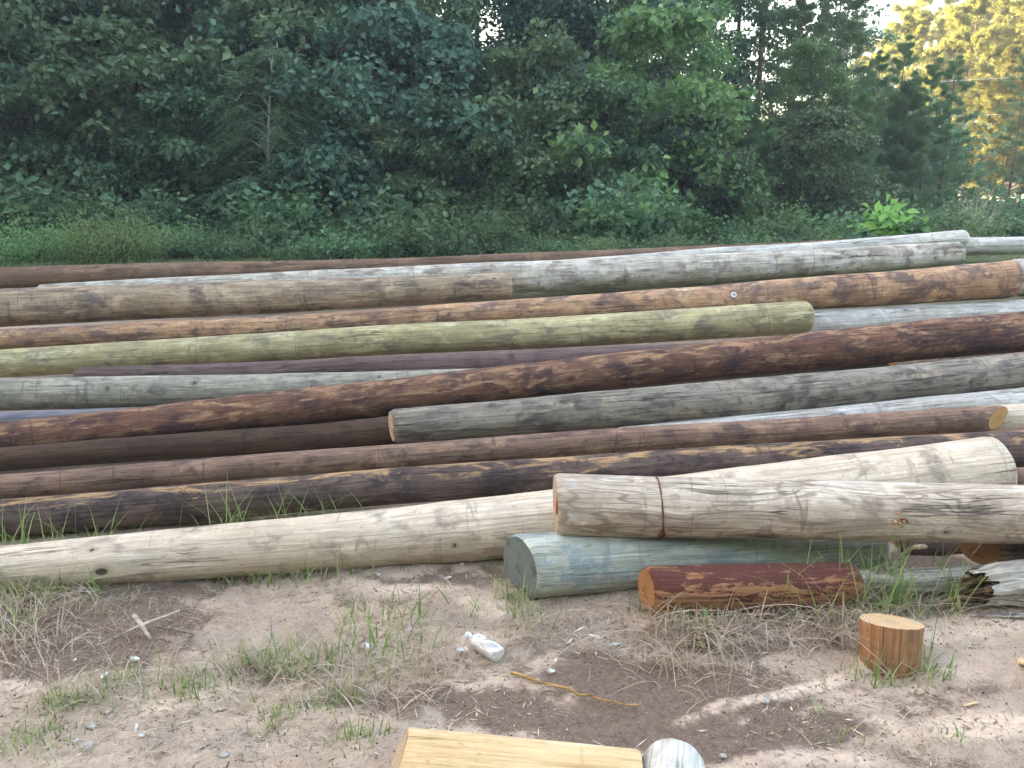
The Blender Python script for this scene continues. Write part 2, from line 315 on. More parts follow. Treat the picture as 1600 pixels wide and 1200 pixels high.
def log(key, name, mat, endmat, label, P=None, Rr=None, knots_per_m=1.5, knots=(), cutL=(0,0), cutR=(0,0), faceL=False, faceR=False,
        rough=.018, nc=44, bevel=.012, wob=.016, step=.03, jag=None, cat='log', group='logs lying in the pile', tilt_cap=0):
    if P is None: P, Rr = log_path(key)
    P = np.array(P,float); Rr = np.array(Rr,float)
    L = np.linalg.norm(np.diff(P,axis=0),axis=1).sum()
    n = int(min(330, max(24, L/step)))
    s, C, r = resample(P, Rr, n)
    T = np.gradient(C, s, axis=0); T /= np.linalg.norm(T,axis=1)[:,None]
    up = np.array([0,0,1.0])
    if abs(T[0,2]) > .8: up = np.array([0,1.0,0])
    S = np.cross(T, up); S /= np.linalg.norm(S,axis=1)[:,None]      # towards the camera side
    U = np.cross(S, T)
    seed = (sum(ord(ch)*(i+3) for i,ch in enumerate(key)) % 97)+1
    lr = np.random.default_rng(seed)
    A = np.linspace(0, 2*math.pi, nc, endpoint=False)[None,:]; SS = s[:,None]
    # knots: position along log, angle (0 = camera side, pi/2 = top), size
    K = [tuple(k) for k in knots]
    for q in range(int(L*knots_per_m)):
        K.append((lr.uniform(.1,L-.1), lr.uniform(-.6,2.2), lr.uniform(.012,.03)))
    kn = np.zeros((n,nc)); Aw = np.broadcast_to(A,(n,nc)).copy(); bumpk = np.zeros((n,nc))
    rm = float(r.mean())
    for kk_ in K:
        ks,ka,kr=kk_[:3]; dk=kk_[3] if len(kk_)>3 else 1
        da = (A-ka+math.pi)%(2*math.pi)-math.pi
        d2 = ((SS-ks)/(kr*2.4))**2+(da*rm/(kr*1.6))**2
        w = np.exp(-d2); Aw = Aw - .5*w*da
        kk = np.exp(-(((SS-ks)/(kr*1.2))**2+(da*rm/(kr*.9))**2)); kn = np.maximum(kn, kk*dk)
        bumpk += (.16*kr*w - .22*kr*kk**3)*dk
    # radius: gentle lumps, long flutes, butt irregularity
    ca, sa = np.cos(A), np.sin(A)
    lum = (fbm(SS*1.1+seed, ca*1.2+sa*.7+seed, 1.6, seed)-.5)*2*rough*3
    flu = (fbm(SS*.35+seed, Aw*2.2, 1.0, seed+5)-.5)*2*rough*.9
    fin = (fbm(SS*1.2, Aw*9, 1.0, seed+9, 2)-.5)*2*rough*.35
    rad = r[:,None]*(1+lum+flu+fin)+bumpk
    be = np.minimum(s, L-s); rad = rad - (bevel*(1-np.clip(be/(bevel*1.5),0,1))**2)[:,None]
    wy = (fbm(s*.5, s*0+seed, 1, seed+20, 2)-.5)*2*wob; wz = (fbm(s*.5, s*0+seed+7, 1, seed+30, 2)-.5)*2*wob
    cen = C+S*wy[:,None]+U*wz[:,None]
    V = cen[:,None,:]+S[:,None,:]*(rad*ca)[...,None]+U[:,None,:]*(rad*sa)[...,None]
    for (k, e0, cut) in ((0,s,cutL),(1,L-s,cutR)):
        if any(cut):
            w = np.clip(1-e0/.22,0,1)[:,None]
            sh = w*(cut[0]*rad*ca+cut[1]*rad*sa)
            V = V+T[:,None,:]*sh[...,None]
    if jag is not None:   # splintered left end
        w = np.clip(1-s/.5,0,1)[:,None]
        jj = (fbm(A*3.1+0*SS, A*0+SS*.5, 1.3, 77)-.3)*jag
        V = V+T[:,None,:]*(w*jj)[...,None]; V = V-(V-cen[:,None,:])*(w*np.clip(fbm(A*2+0*SS,SS*3,1.5,78)-.35,0,1)*.9)[...,None]
    org = C[n//2].copy()
    V = V-org
    G = np.stack([np.broadcast_to(SS+seed*3.1,(n,nc)), np.cos(Aw)*rm+seed*1.7, np.sin(Aw)*rm+seed*.9],-1)
    verts = V.reshape(-1,3); gr = G.reshape(-1,3); knv = kn.ravel()
    faces = grid_faces(n, nc)
    me_faces = [faces]; midx = [0]*len(faces)
    def cap(end):
        ring = V[0] if end=='L' else V[-1]; cc = ring.mean(0)
        fr = np.array([1,.985,.75,.5,.25,.06]); rows = [cc+(ring-cc)*f for f in fr]
        off = T[0]*-.0008 if end=='L' else T[-1]*.0008
        VV = np.concatenate(rows); 
        SL, UL = (S[0],U[0]) if end=='L' else (S[-1],U[-1])
        rel = VV-cc; g2 = np.stack([np.zeros(len(VV)), rel@SL, rel@UL],-1)
        ff = grid_faces(len(fr), nc)
        if end=='L': ff = ff[:, ::-1]
        last = (len(fr)-1)*nc+np.arange(nc)[None,:]
        if end=='R': last = last[:, ::-1][:, ::-1]
        else: last = last[:, ::-1]
        return VV, g2, ff, last, off
    kids = []
    base_n = len(verts)
    for end, face in (('L',faceL),('R',faceR)):
        VV,g2,ff,last,off = cap(end)
        if face: kids.append((end, VV+off, g2, ff, last))
        o0 = len(verts)
        verts = np.vstack([verts,VV[nc:]]); gr = np.vstack([gr,g2[nc:]]); knv = np.r_[knv, np.zeros(len(VV)-nc)]
        if jag is not None and end=='L':
            verts=verts[:o0]; gr=gr[:o0]; knv=knv[:o0]; me_faces += [ff[:0],last[:0]]; continue
        rb = 0 if end=='L' else (n-1)*nc
        me_faces += [np.where(ff<nc, ff+rb, ff+o0-nc), last+o0-nc]; midx += [1]*(len(ff)+1)
    if kids:      # shown faces are parts of their own: drop the built-in cap there
        keepF=[me_faces[0]]; midx=[0]*len(faces)
        for q,(end,face) in enumerate((('L',faceL),('R',faceR))):
            if not face: keepF += me_faces[1+2*q:3+2*q]; midx += [1]*(len(me_faces[1+2*q])+len(me_faces[2+2*q]))
        me_faces = keepF
    topv = np.zeros(len(verts)); topv[:n*nc] = np.broadcast_to(sa,(n,nc)).ravel()
    me = mesh_np(name, verts, me_faces, True, None, {'knot':knv,'top':topv}, {'grain':gr}, midx)
    o = link(name, me, (mat,endmat), None, org)
    tag(o, label, cat, group)
    for (end,VV,g2,ff,last) in kids:
        m2 = mesh_np('cut_end', VV, [ff,last], False, None, {'knot':np.zeros(len(VV))}, {'grain':g2})
        link('cut_end', m2, endmat, o)
    o_info = dict(C=C,S=S,U=U,T=T,s=s,r=r,org=org,L=L,V=V)
    return o, o_info
def surf_pt(info, s, a, off=0.0):
    """point on the bark (local coords) at length s, angle a, with its normal and tangent"""
    i = int(np.clip(np.searchsorted(info['s'], s),0,len(info['s'])-1))
    n = info['S'][i]*math.cos(a)+info['U'][i]*math.sin(a)
    return info['C'][i]-info['org']+n*(info['r'][i]+off), n, info['T'][i]
def s_of_u(info, u):
    """length along the log of the station seen at photo column u"""
    C = info['C']; dep = C[:,1]*CP-(C[:,2]-CAM_Z)*SP
    uu = CX+FX*C[:,0]/dep
    return float(np.interp(u, uu, info['s']))
def paint(info, end, mat, parent, pts, thick=.0015, name='paint_mark'):
    """irregular daub on a cut end; pts in (side, up) metres from the pith"""
    i = 0 if end=='L' else -1; sg = -1 if end=='L' else 1
    ring = info['V'][i].mean(0); T = info['T'][i]*sg
    V = []
    for k in (0,1):
        for (a,b) in pts: V.append(ring+info['S'][i]*a+info['U'][i]*b+T*(.0015+k*thick))
    n = len(pts); V = np.array(V)
    F = [np.array([list(range(n,2*n))]), np.array([[j,(j+1)%n,(j+1)%n+n,j+n] for j in range(n)])]
    me = mesh_np(name, V, F, False); return link(name, me, mat, parent)

S_ = {}
def L(key, *a, **k):
    o, inf = log(key, 'log', *a, **k); S_[key] = (o, inf); return o, inf
L('front_pale', CREAM, E_CREAM, 'long pale cream pole in front row, thin knotty left end lying in grass', knots_per_m=.5,
  knots=[(1.2+.47,-.02,.048)], nc=72, step=.02, rough=.014, bevel=.02)
L('big', CREAM2, E_CREAM, 'thick pale weathered log on top of the blue-green log, rusty band round it', knots_per_m=.8, knots=[(1.72,-.35,.022),(1.12,.15,.085,0),(2.05,.2,.10,0),(.55,.5,.05,0)],
  faceL=True, nc=72, step=.02, rough=.02, cutL=(.05,-.05))
L('teal', TEAL, E_TEAL, 'blue-green treated log lying under the thick banded log, its end facing left', faceL=True, nc=64, step=.02, knots_per_m=.8, cutL=(.38,.0), rough=.012)
L('red_stub', RED, E_BROWN, 'short red-brown log with strips of dark bark, in front of blue-green log', faceL=True, nc=64, step=.015, cutL=(.16,0), rough=.02, knots_per_m=.5)
L('grey_thin', GREYW, E_CREAM, 'thin grey weathered log half hidden by grass behind the round stub', nc=32, step=.02, rough=.05, wob=.02)
L('brown_under', BROWN, E_BROWN, 'short dark brown log under the thick banded log, round end showing', faceL=True, cutL=(.85,-.1), knots_per_m=.5)
L('black_hollow', SHADEB, E_BROWN, 'added near-black log standing in for shade in the hollow under the thick banded log')
L('charred', CHAR, E_BROWN, 'long blackened pole with orange bare patches, behind the front pale pole', nc=56, step=.025, rough=.02)
L('under_charred', BROWN, E_BROWN, 'dull brown log low beneath right end of the blackened pole')
L('brown_cut', BROWN, E_ORANGE, 'slim brown pole with round orange cut face at its right end', faceR=True, cutR=(-1.7,0.1), nc=48, rough=.01)
L('cream_next', CREAM, E_CREAM, 'cream pole starting just beyond the round orange cut face')
L('white_thin', WHITE, E_WHITE, 'bluish white pole wedged between grey scaly log and slim brown pole')
L('grey_marked', GREYM, E_CREAM, 'grey scaly log with red and white paint on its left end', faceL=True, nc=56, step=.025, rough=.022, cutL=(.16,0), knots_per_m=1.8)
L('dark_hidden', SHADEB, E_BROWN, 'brown pole beneath the red-brown crossing pole, shade painted into its colour')
L('crossing', CROSS, E_BROWN, 'long red-brown mottled pole laid slantwise over the others across the pile', nc=56, step=.028, rough=.016, knots_per_m=1.5)
L('blue_sliver', BLUEG, E_BROWN, 'slate grey pole, only a sliver showing below the grey-green pole at left')
L('grey_green', GGREEN, E_BROWN, 'smooth grey-green pole passing under the red-brown crossing pole', knots=[(1.9,.5,.025),(3.2,.3,.02)])
L('pale_behind', GBROWN, E_ORANGE, 'pale log peeping out beneath crossing pole above the grey scaly log', faceL=True, cutL=(.3,0))
L('purple', PURPLE, E_BROWN, 'slim purplish brown pole tucked under the yellow-green pole', rough=.008)
L('yellow_green', YGREEN, E_CREAM, 'smooth yellow-green treated pole with clean rounded right end', nc=52, rough=.008, bevel=.022, knots_per_m=.8)
L('white_crack', WHITE, E_WHITE, 'cracked white log continuing right of the yellow-green pole', rough=.016)
L('orange_patchy', ORANGE, E_CREAM, 'orange-tan peeled pole with dark blotches and a small round white tag', nc=52, knots_per_m=1.5, bevel=.03)
L('white_far_end', WHITE, E_WHITE, 'white log just past the butt of the orange-tan tagged pole')
L('grey_brown', GBROWN, E_CREAM, 'thick grey-brown pole at left of pile, square end halfway along', nc=52, knots_per_m=1.4)
L('silver', SILVER, E_WHITE, 'long silvery pole with brown stains near the back of the pile', nc=52, bevel=.022, rough=.014, knots_per_m=1.4)
L('white_top', WHITE, E_WHITE, 'whitish pole forming top right of pile, above the long silvery pole', bevel=.022)
L('brown_top', TANB, E_BROWN, 'thin brown pole along the very back edge of the pile', rough=.008)
L('white_back', WHITE, E_WHITE, 'greyish white log lying apart behind the pile at far right')
L('yellow_chunk', FRESH, E_CREAM, 'freshly peeled yellow log offcut lying on bare ground nearest the viewer', faceR=True, faceL=True, nc=72, step=.01, cutL=(.10,.40), cutR=(.05,.0), bevel=.004, knots=[(.33,.35,.02),(.50,.38,.018)], knots_per_m=0,
  group='sawn offcuts in front of the pile', rough=.022)
# pale offcut pointing at the viewer, only its far end in view
pk0, pk1 = at(1056,1203,2.42), at(1030,1500,2.0); pk1[2] = .085; pk0[2] = .095
o,_i = log('offcut', 'log', WHITE, E_WHITE, 'pale grey log offcut pointing at the viewer beside the yellow offcut', P=[pk0,pk1], Rr=[.094,.10], step=.01, nc=64, bevel=.03, group='sawn offcuts in front of the pile', knots_per_m=0)

# parts on logs
o,i = S_['big']
paint(i,'L',PAINT_O,o,[(.04,-.02),(.09,-.02),(.105,.015),(.10,.05),(.06,.05),(.05,.02)])
# rusty band round the thick log
s0 = s_of_u(i,1022); V=[];nb=64
for k,(ds,dr) in enumerate([(-.008,.001),(-.007,.0035),(.007,.0035),(.008,.001)]):
    for j in range(nb):
        a=2*math.pi*j/nb; jj=int(round(j*72/nb))%72
        idx=int(np.searchsorted(i['s'],s0)); c=i['C'][idx]-i['org']
        ring=i['V'][idx]; pt=ring[jj]; rel=pt-c; nrm=rel/np.linalg.norm(rel)
        w=.45+1.9*math.exp(-((a-5.55)/.25)**2)+.2*math.sin(a*7)*math.sin(a*3)
        V.append(pt+nrm*dr+i['T'][idx]*(ds*w-.012*math.sin(a)))
F=np.vstack([grid_faces(4,nb), np.array([[3*nb+j,3*nb+(j+1)%nb,(j+1)%nb,j] for j in range(nb)])])
tag(link('band', mesh_np('band',V,F), RUST, o), 'rusty brown band round the thick log')
# splintered branch stub on the thick log
p,n,T = surf_pt(i, s_of_u(i,1385), .18, -.02)
rr = np.random.default_rng(3); V=[];F=[]
for q in range(8):
    c = p+T*rr.uniform(-.03,.03)+np.array([0,0,1])*rr.uniform(-.03,.02); l=rr.uniform(.035,.07); w=rr.uniform(.009,.016)
    tip = c+n*l+T*rr.uniform(-.02,.02); b0=len(V)
    V += [c+T*w, c+np.array([0,0,w]), c-T*w, c-np.array([0,0,w]), tip]; F += [[b0,b0+1,b0+4],[b0+1,b0+2,b0+4],[b0+2,b0+3,b0+4],[b0+3,b0,b0+4]]
link('branch_stub', mesh_np('branch_stub',V,np.array(F),False,None,{'knot':np.zeros(len(V))},{'grain':np.array(V)}), ORANGE, o)
o,i = S_['grey_marked']
paint(i,'L',PAINT_R,o,[(.055,-.045),(.075,-.03),(.08,.0),(.05,.008),(.03,-.01),(.03,-.03)])
paint(i,'L',PAINT_R,o,[(.04,.035),(.078,.03),(.065,.055),(.03,.065)])
paint(i,'L',TAGM,o,[(.05,.022),(.088,.014),(.086,.028),(.04,.033)])
o,i = S_['teal']
# metal tag on the orange tan pole
o,i = S_['orange_patchy']
p,n,T = surf_pt(i, s_of_u(i,1135), .35, .012); up=np.cross(n,T)
V=[];m=20
for k,(rr_,off) in enumerate([(.024,-.014),(.024,.0),(.017,.002),(.015,.0)]):
    for j in range(m):
        a=2*math.pi*j/m; V.append(p+T*rr_*math.cos(a)+up*rr_*math.sin(a)+n*off)
F=grid_faces(4,m); tg=link('tag', mesh_np('tag',V,[F,np.array([[3*m+j for j in range(m)]])]), TAGM, o)
tg['label']='small round white tag on the pole'
V=[p+T*.007*math.cos(2*math.pi*j/10)+up*.007*math.sin(2*math.pi*j/10)+n*(.003+.004*k) for k in (0,1) for j in range(10)]
link('nail_head', mesh_np('nail_head',V,[grid_faces(2,10),np.array([[10+j for j in range(10)]])]), RUST, tg)

# rotten splintered log at right, with a brown hollow core
Pr = [at(1508,919,3.42), at(1620,916,3.50), at(1900,912,3.62)]
for p in Pr: p[2] = float(gbase(p[0],p[1]))+.10
o,i = log('rotten','log',GREYW,ROT,'rotten grey log with broken splintered brown end, behind the round stub',P=Pr,Rr=[.088,.095,.10],step=.008,nc=96,rough=.07,jag=.28,bevel=.0)
ring=i['V']; n_=ring.shape[0]; nn=int(.26/.008); cc=(i['C']-i['org'])[:nn+6,None,:]
rr=np.random.default_rng(8)
sh=np.clip(.97-.030*np.arange(nn+6),.12,.97)[:,None,None]
Vc=cc+(ring[:nn+6]-cc)*sh*(1-.12*fbm(np.arange(nn+6)[:,None]*.3,np.arange(96)[None,:]*.5,1,9)[...,None]); Vc=Vc-i['T'][0]*.02
Fc=grid_faces(nn+6,96)[:, ::-1]; Vf=Vc.reshape(-1,3)
link('rotten_core', mesh_np('rotten_core',Vf,Fc,True,None,{'knot':np.zeros(len(Vf))},{'grain':Vf}), ROT, o)
V=[];F=[]                      # splinters standing out of the break
for q in range(70):
    a=rr.uniform(0,2*math.pi); f=rr.uniform(.3,.98); j=int(a/(2*math.pi)*96)%96
    b=(i['C'][2]-i['org'])+(ring[2,j]-(i['C'][2]-i['org']))*f; l=rr.uniform(.03,.10); w=rr.uniform(.003,.008)
    tip=b-i['T'][0]*l+np.array([0,rr.uniform(-.01,.01),rr.uniform(-.012,.012)]); c2=b+i['T'][0]*.06; b0=len(V)
    V+=[c2+[0,w,0],c2+[0,0,w],c2+[0,-w,0],c2+[0,0,-w],tip]; F+=[[b0,b0+1,b0+4],[b0+1,b0+2,b0+4],[b0+2,b0+3,b0+4],[b0+3,b0,b0+4]]
sp=link('splinters', mesh_np('splinters',V,np.array(F),False,None,{'knot':np.zeros(len(V))},{'grain':np.array(V)}), ROT, o); sp['kind']='stuff'

# bowed piece helper: flat slivers, sticks
def stick(name, pts, rad, mat, label, cat, group=None, flat=1.0, nc=8, sub=4, seed=1, bow=.004):
    P = np.array(pts,float); n = (len(P)-1)*sub+1
    seg=np.r_[0,np.cumsum(np.linalg.norm(np.diff(P,axis=0),axis=1))]; s=np.linspace(0,seg[-1],n)
    C=np.stack([np.interp(s,seg,P[:,k]) for k in range(3)],1); r=np.interp(s,seg,np.array(rad,float))
    rr=np.random.default_rng(seed); C=C+rr.normal(0,bow,(n,3))*[1,1,.4]
    T=np.gradient(C,axis=0); T/=np.linalg.norm(T,axis=1)[:,None]
    Sv=np.cross(T,[0,0,1.0]); Sv/=np.linalg.norm(Sv,axis=1)[:,None]; U=np.cross(Sv,T)
    A=np.linspace(0,2*math.pi,nc,endpoint=False)[None,:]
    rv=r[:,None]*(1+rr.uniform(-.15,.15,(n,nc)))
    V=C[:,None,:]+Sv[:,None,:]*(rv*np.cos(A))[...,None]+U[:,None,:]*(rv*np.sin(A)*flat)[...,None]
    org=C.mean(0); V=(V-org).reshape(-1,3); G=np.stack([np.repeat(s,nc),V[:,1],V[:,2]],-1)
    F=[grid_faces(n,nc),np.array([list(range(nc))[::-1],list(range((n-1)*nc,n*nc))])]
    o=link(name,mesh_np(name,V,F,True,None,{'knot':np.zeros(len(V))},{'grain':G}),mat,None,org)
    return tag(o,label,cat,group)
def gp(u,v,h=0.0):
    p=ground_at(u,v); p[2]=float(ground_z(p[0],p[1]))+h; return p
STRAW = wood('straw_stick',(.52,.36,.14),(.42,.27,.10),(.20,.12,.05))
BONE = wood('bleached_stick',(.62,.56,.46),(.50,.43,.33),(.25,.2,.15))
GST = wood('grey_stick',(.30,.25,.21),(.22,.18,.15),(.1,.08,.07))
stick('stick',[gp(798,1056,.012),gp(842,1072,.015),gp(880,1085,.02),gp(940,1101,.015),gp(1003,1110,.012)],[.007,.005,.0045,.004,.003],STRAW,'long bent straw-yellow stick on dark soil in front of blue-green log','stick',seed=2)
stick('stick',[gp(150,1023,.03),gp(222,993,.045),gp(282,970,.04)],[.004,.010,.005],BONE,'long bleached sliver of wood lying in the dark soil at left','stick',flat=.5,seed=3,bow=.001)
stick('stick',[gp(212,983,.062),gp(222,997,.06),gp(237,1013,.035)],[.009,.010,.006],BONE,'short bleached chip laid across the long bleached sliver','stick',flat=.5,seed=4,bow=.001)
stick('stick',[gp(245,984,.01),gp(280,992,.02),gp(303,999,.02),gp(290,1012,.008)],[.004,.006,.006,.004],GST,'small grey-brown twig hooked at one end, beside the bleached sliver','stick',seed=5)
stick('stick',[gp(1378,930,.07),gp(1412,905,.16),at(1446,853,3.34)],[.010,.010,.011],GREYW,'grey branch leaning up against the thick banded log behind grass','stick',seed=6)
stick('stick',[gp(1515,966,.015),gp(1600,973,.02),gp(1720,975,.02)],[.010,.022,.02],GREYW,'long grey splinter lying in front of the rotten log','stick',flat=.5,seed=7)
stick('stick',[gp(82,1078,.008),gp(105,1081,.01)],[.002,.005],BONE,'tiny bleached sliver at left edge of the dark soil','stick',flat=.5,seed=8,bow=.001)
stick('stick',[gp(560,870,.01),gp(592,886,.012)],[.004,.005],BONE,'pale sliver on the ground just in front of the front pale pole','stick',flat=.5,seed=9,bow=.001)
stick('stick',[gp(1592,1040,.015),gp(1640,1062,.02)],[.02,.025],FRESH,'fresh orange wood piece at right edge of bare ground','stick',flat=.6,seed=10,bow=.001)
stick('stick',[gp(1506,1106,.006),gp(1526,1104,.008)],[.006,.006],FRESH,'little fresh wood chip on the sand below the round stub','stick',flat=.5,seed=11,bow=.001)
stick('stick',[gp(1520,872,.02),at(1534,848,3.35)],[.008,.002],BONE,'short pale upright splinter above the rotten log','stick',seed=12,bow=.001)

# round stub standing in the sand
c0 = ground_at(1390,1036); z0=float(gbase(c0[0],c0[1]))
st = empty('stump',(c0[0],c0[1],z0-.01)); tag(st,'short orange-brown round stub standing upright on the sand','stump')
nS=26;nc=96;A=np.linspace(0,2*math.pi,nc,endpoint=False)[None,:]; zz=np.linspace(-.03,.168,nS)[:,None]
fl=1+.035*(fbm(np.cos(A)*2+5,np.sin(A)*2+5,1.6,4)-.5)*2+.022*np.where(np.abs(((A*3.3+.3*np.sin(A*2))%1.4)-.7)<.08,-1,0)+.0*zz
ra=(.107+.010*(zz/.2))*fl*(1+.01*(fbm(A*12+0*zz,zz*6,1,6)-.5)); ra[-1]*=.985
V=np.stack([ra*np.cos(A),ra*np.sin(A),zz+0*A+.004*(fbm(np.cos(A)*2,np.sin(A)*2,2,8)-.5)*(zz>.16)],-1)
Mt=Matrix.Rotation(R(-15),4,'X')@Matrix.Rotation(R(3),4,'Y'); M3=np.array(Mt.to_3x3())
G=np.stack([zz+0*A,np.cos(A)*.12+0*zz,np.sin(A)*.12+0*zz],-1).reshape(-1,3)
Vf=V.reshape(-1,3)@M3.T
side=link('side',mesh_np('side',Vf,grid_faces(nS,nc),True,None,{'knot':np.zeros(len(Vf))},{'grain':G}),STUMPW,st)
top=V[-1]; rows=[]; 
for f in (1,.9,.75,.55,.35,.15,.03): rows.append(top.mean(0)+(top-top.mean(0))*f+np.array([0,0,.0005]))
TT=np.concatenate(rows); g2=np.stack([np.zeros(len(TT)),TT[:,0],TT[:,1]],-1)
TT[:,2]+=.004*(fbm(TT[:,0],TT[:,1],25,3)-.5)*np.clip(1-np.hypot(TT[:,0],TT[:,1])/.11,0,1)
link('cut_face',mesh_np('cut_face',TT@M3.T,[grid_faces(7,nc),np.array([[6*nc+j for j in range(nc)]])],True,None,{'knot':np.zeros(len(TT))},{'grain':g2}),E_STUMP,st)

# plastic bottle
bt = NT('frosted_plastic'); bt.principled(bt.mix(bt.noise(bt.new('ShaderNodeTexCoord').outputs['Object'],30),(.80,.84,.86),(.66,.72,.76)),.3,None,.5,**{'Transmission Weight':.6})
b0,b1 = gp(722,1024,.03),gp(780,1030,.034)
b0=gp(738,1010,.036); b1=gp(775,1032,.033); ctr=(b0+b1)/2; ax=(b1-b0); ax[2]=0; ax/=np.linalg.norm(ax)
bo=empty('bottle',ctr,math.atan2(ax[1],ax[0])); tag(bo,'empty translucent white plastic bottle lying on the ground in dry grass','bottle')
def lathe_x(prof,nc=40,crush=0.0):
    A=np.linspace(0,2*math.pi,nc,endpoint=False); V=[]
    for (x,r) in prof:
        for a in A:
            k=1-crush*max(0,math.sin(a))*(.5+.5*math.sin(x*60+a*2)); V.append((x,r*math.cos(a),r*math.sin(a)*k))
    n=len(prof); return np.array(V),[grid_faces(n,nc)[:, ::-1],np.array([list(range(nc)),list(range((n-1)*nc,n*nc))[::-1]])]
prof=[(-.085,.012),(-.08,.0125),(-.07,.0135),(-.062,.020),(-.05,.029),(-.04,.0325)]
for k in range(12): x=-.035+k*.0095; prof += [(x,.033),(x+.003,.0315),(x+.006,.033)]
prof += [(.084,.031),(.088,.026),(.086,.012)]
V,F=lathe_x(prof,crush=.5); link('bottle_body',mesh_np('bottle_body',V,F),bt.m,bo)
V,F=lathe_x([(-.101,.012),(-.1015,.0145),(-.086,.015),(-.0855,.013)]); link('cap',mesh_np('cap',V,F),TAGM,bo)
# crumpled scraps of white plastic by the bottle
def scrap(u,v,w,h,label,seed):
    rr=np.random.default_rng(seed); p=gp(u,v,.012); n=9; g=np.linspace(-1,1,n); X,Y=np.meshgrid(g,g)
    Z=(rr.uniform(0,1,(n,n))*.6+.4*np.abs(X*Y))*.018
    V=np.stack([X*w+rr.normal(0,.003,(n,n)),Y*h+rr.normal(0,.003,(n,n)),Z],-1).reshape(-1,3)
    i=np.arange(n-1)[:,None]*n+np.arange(n-1)[None,:]; F=np.stack([i,i+1,i+n+1,i+n],-1).reshape(-1,4)
    me=mesh_np('plastic_scrap',V,F,False); o=link('plastic_scrap',me,TAGM,None,p); o.modifiers.new('s','SOLIDIFY').thickness=.0015
    tag(o,label,'scrap')
scrap(722,1022,.020,.012,'scrap of white plastic touching the neck of the bottle',4)
scrap(574,1014,.018,.014,'crumpled white scrap in green grass left of the bottle',5)
# bleached chips, stones
CH=plain('bleached_chip',(.68,.66,.62),.7,.2,60); STN=plain('grey_stone',(.42,.385,.35),.8,.25,50)
chips=[(164,1062,.010,.028,1.6),(168,1075,.007,.018,1.5),(212,1036,.012,.02,.3),(118,1036,.005,.012,1.4),(213,1141,.006,.02,1.8),(222,1152,.008,.012,.6),(168,1116,.006,.008,.2),(786,965,.010,.02,1.0),(862,1052,.011,.018,.4),(868,1035,.006,.012,1.2),(905,985,.006,.03,.2),(930,996,.005,.035,2.6),(890,1003,.006,.025,1.0),(960,1010,.005,.03,.4),(700,905,.006,.02,.3),(722,885,.009,.014,.9),(735,878,.008,.012,.2),(1060,1190,.006,.01,.3),(330,1068,.004,.016,.4),(640,985,.005,.015,.8),(590,900,.005,.02,2.7),(1240,1010,.005,.02,.5),(118,1160,.006,.014,.6)]
rr=np.random.default_rng(21)
for q,(u,v,w,l,a) in enumerate(chips):
    p=gp(u,v,.006); w*=.8; l*=.9
    pts=[(-l,0),(-l*.6,w*.8),(l*.3,w),(l,w*.2),(l*.6,-w*.7),(-l*.4,-w)]
    V=[(x+rr.normal(0,.001),y,z+rr.normal(0,.002)) for z in (-.003,.004) for (x,y) in pts]; m=6
    F=[np.array([list(range(m))[::-1],list(range(m,2*m))]),np.array([[j,(j+1)%m,(j+1)%m+m,j+m] for j in range(m)])]
    o=link('wood_chip',mesh_np('wood_chip',V,F,False),CH,None,p); o.rotation_euler=(rr.normal(0,.2),rr.normal(0,.2),a)
    tag(o,'small bleached wood chip on the bare ground in front of the pile','wood chip','bleached chips scattered on the ground')
for q,(u,v,s_) in enumerate([(143,1137,.014),(136,1166,.018),(480,1095,.012),(1195,1096,.016),(424,1120,.010),(350,1180,.014),(1460,1133,.010),(1130,1180,.010)]):
    n=10;m=14; T1=np.linspace(.01,math.pi-.01,n)[:,None];P1=np.linspace(0,2*math.pi,m,endpoint=False)[None,:]
    r_=s_*(.8+.45*fbm(np.cos(P1)*np.sin(T1)*1.5+q,np.sin(P1)*np.sin(T1)*1.5+np.cos(T1)+q,1.3,q))
    V=np.stack([r_*np.sin(T1)*np.cos(P1)*1.2,r_*np.sin(T1)*np.sin(P1),r_*np.cos(T1)*.6+0*P1],-1).reshape(-1,3)
    o=link('stone',mesh_np('stone',V,grid_faces(n,m)[:, ::-1]),STN,None,gp(u,v,s_*.3)); o.rotation_euler=(0,0,q*1.3)
    tag(o,'small grey stone half sunk in the sandy ground','stone','small stones on the ground')
# ------------------------------------------------------------------ ground: one sheet to the horizon
def axis(lo, hi, fine0, fine1, st, grow=1.18):
    a = list(np.arange(fine0, fine1+1e-6, st)); s = st
    while a[-1] < hi: s *= grow; a.append(a[-1]+s)
    s = st; 
    while a[0] > lo: s *= grow; a.insert(0, a[0]-s)
    return np.array(a)
gx = axis(-400, 400, -3.0, 3.2, .022); gy = axis(-60, 700, 1.7, 4.6, .022)
GX, GY = np.meshgrid(gx, gy); GZ = ground_z(GX, GY)
def pix(X,Y,Z):
    dep = Y*CP-(Z-CAM_Z)*SP; up = Y*SP+(Z-CAM_Z)*CP
    dep = np.where(dep<.3,.3,dep); return CX+FX*X/dep, CY-FX*up/dep
PU, PV = pix(GX, GY, GZ)
def blobs(lst, wob=26):
    m = np.zeros(GX.shape); du = (fbm(GX,GY,3.5,40)-.5)*wob*3; dv = (fbm(GX,GY,3.5,50)-.5)*wob*1.6
    for (u,v,su,sv,rot,a) in lst:
        x=(PU+du-u); y=(PV+dv-v); c,s=math.cos(R(rot)),math.sin(R(rot)); xr=(x*c+y*s)/su; yr=(-x*s+y*c)/sv
        m = np.maximum(m, a*np.exp(-(xr*xr+yr*yr)**1.5))
    return np.where(GY<1.0,0,m)
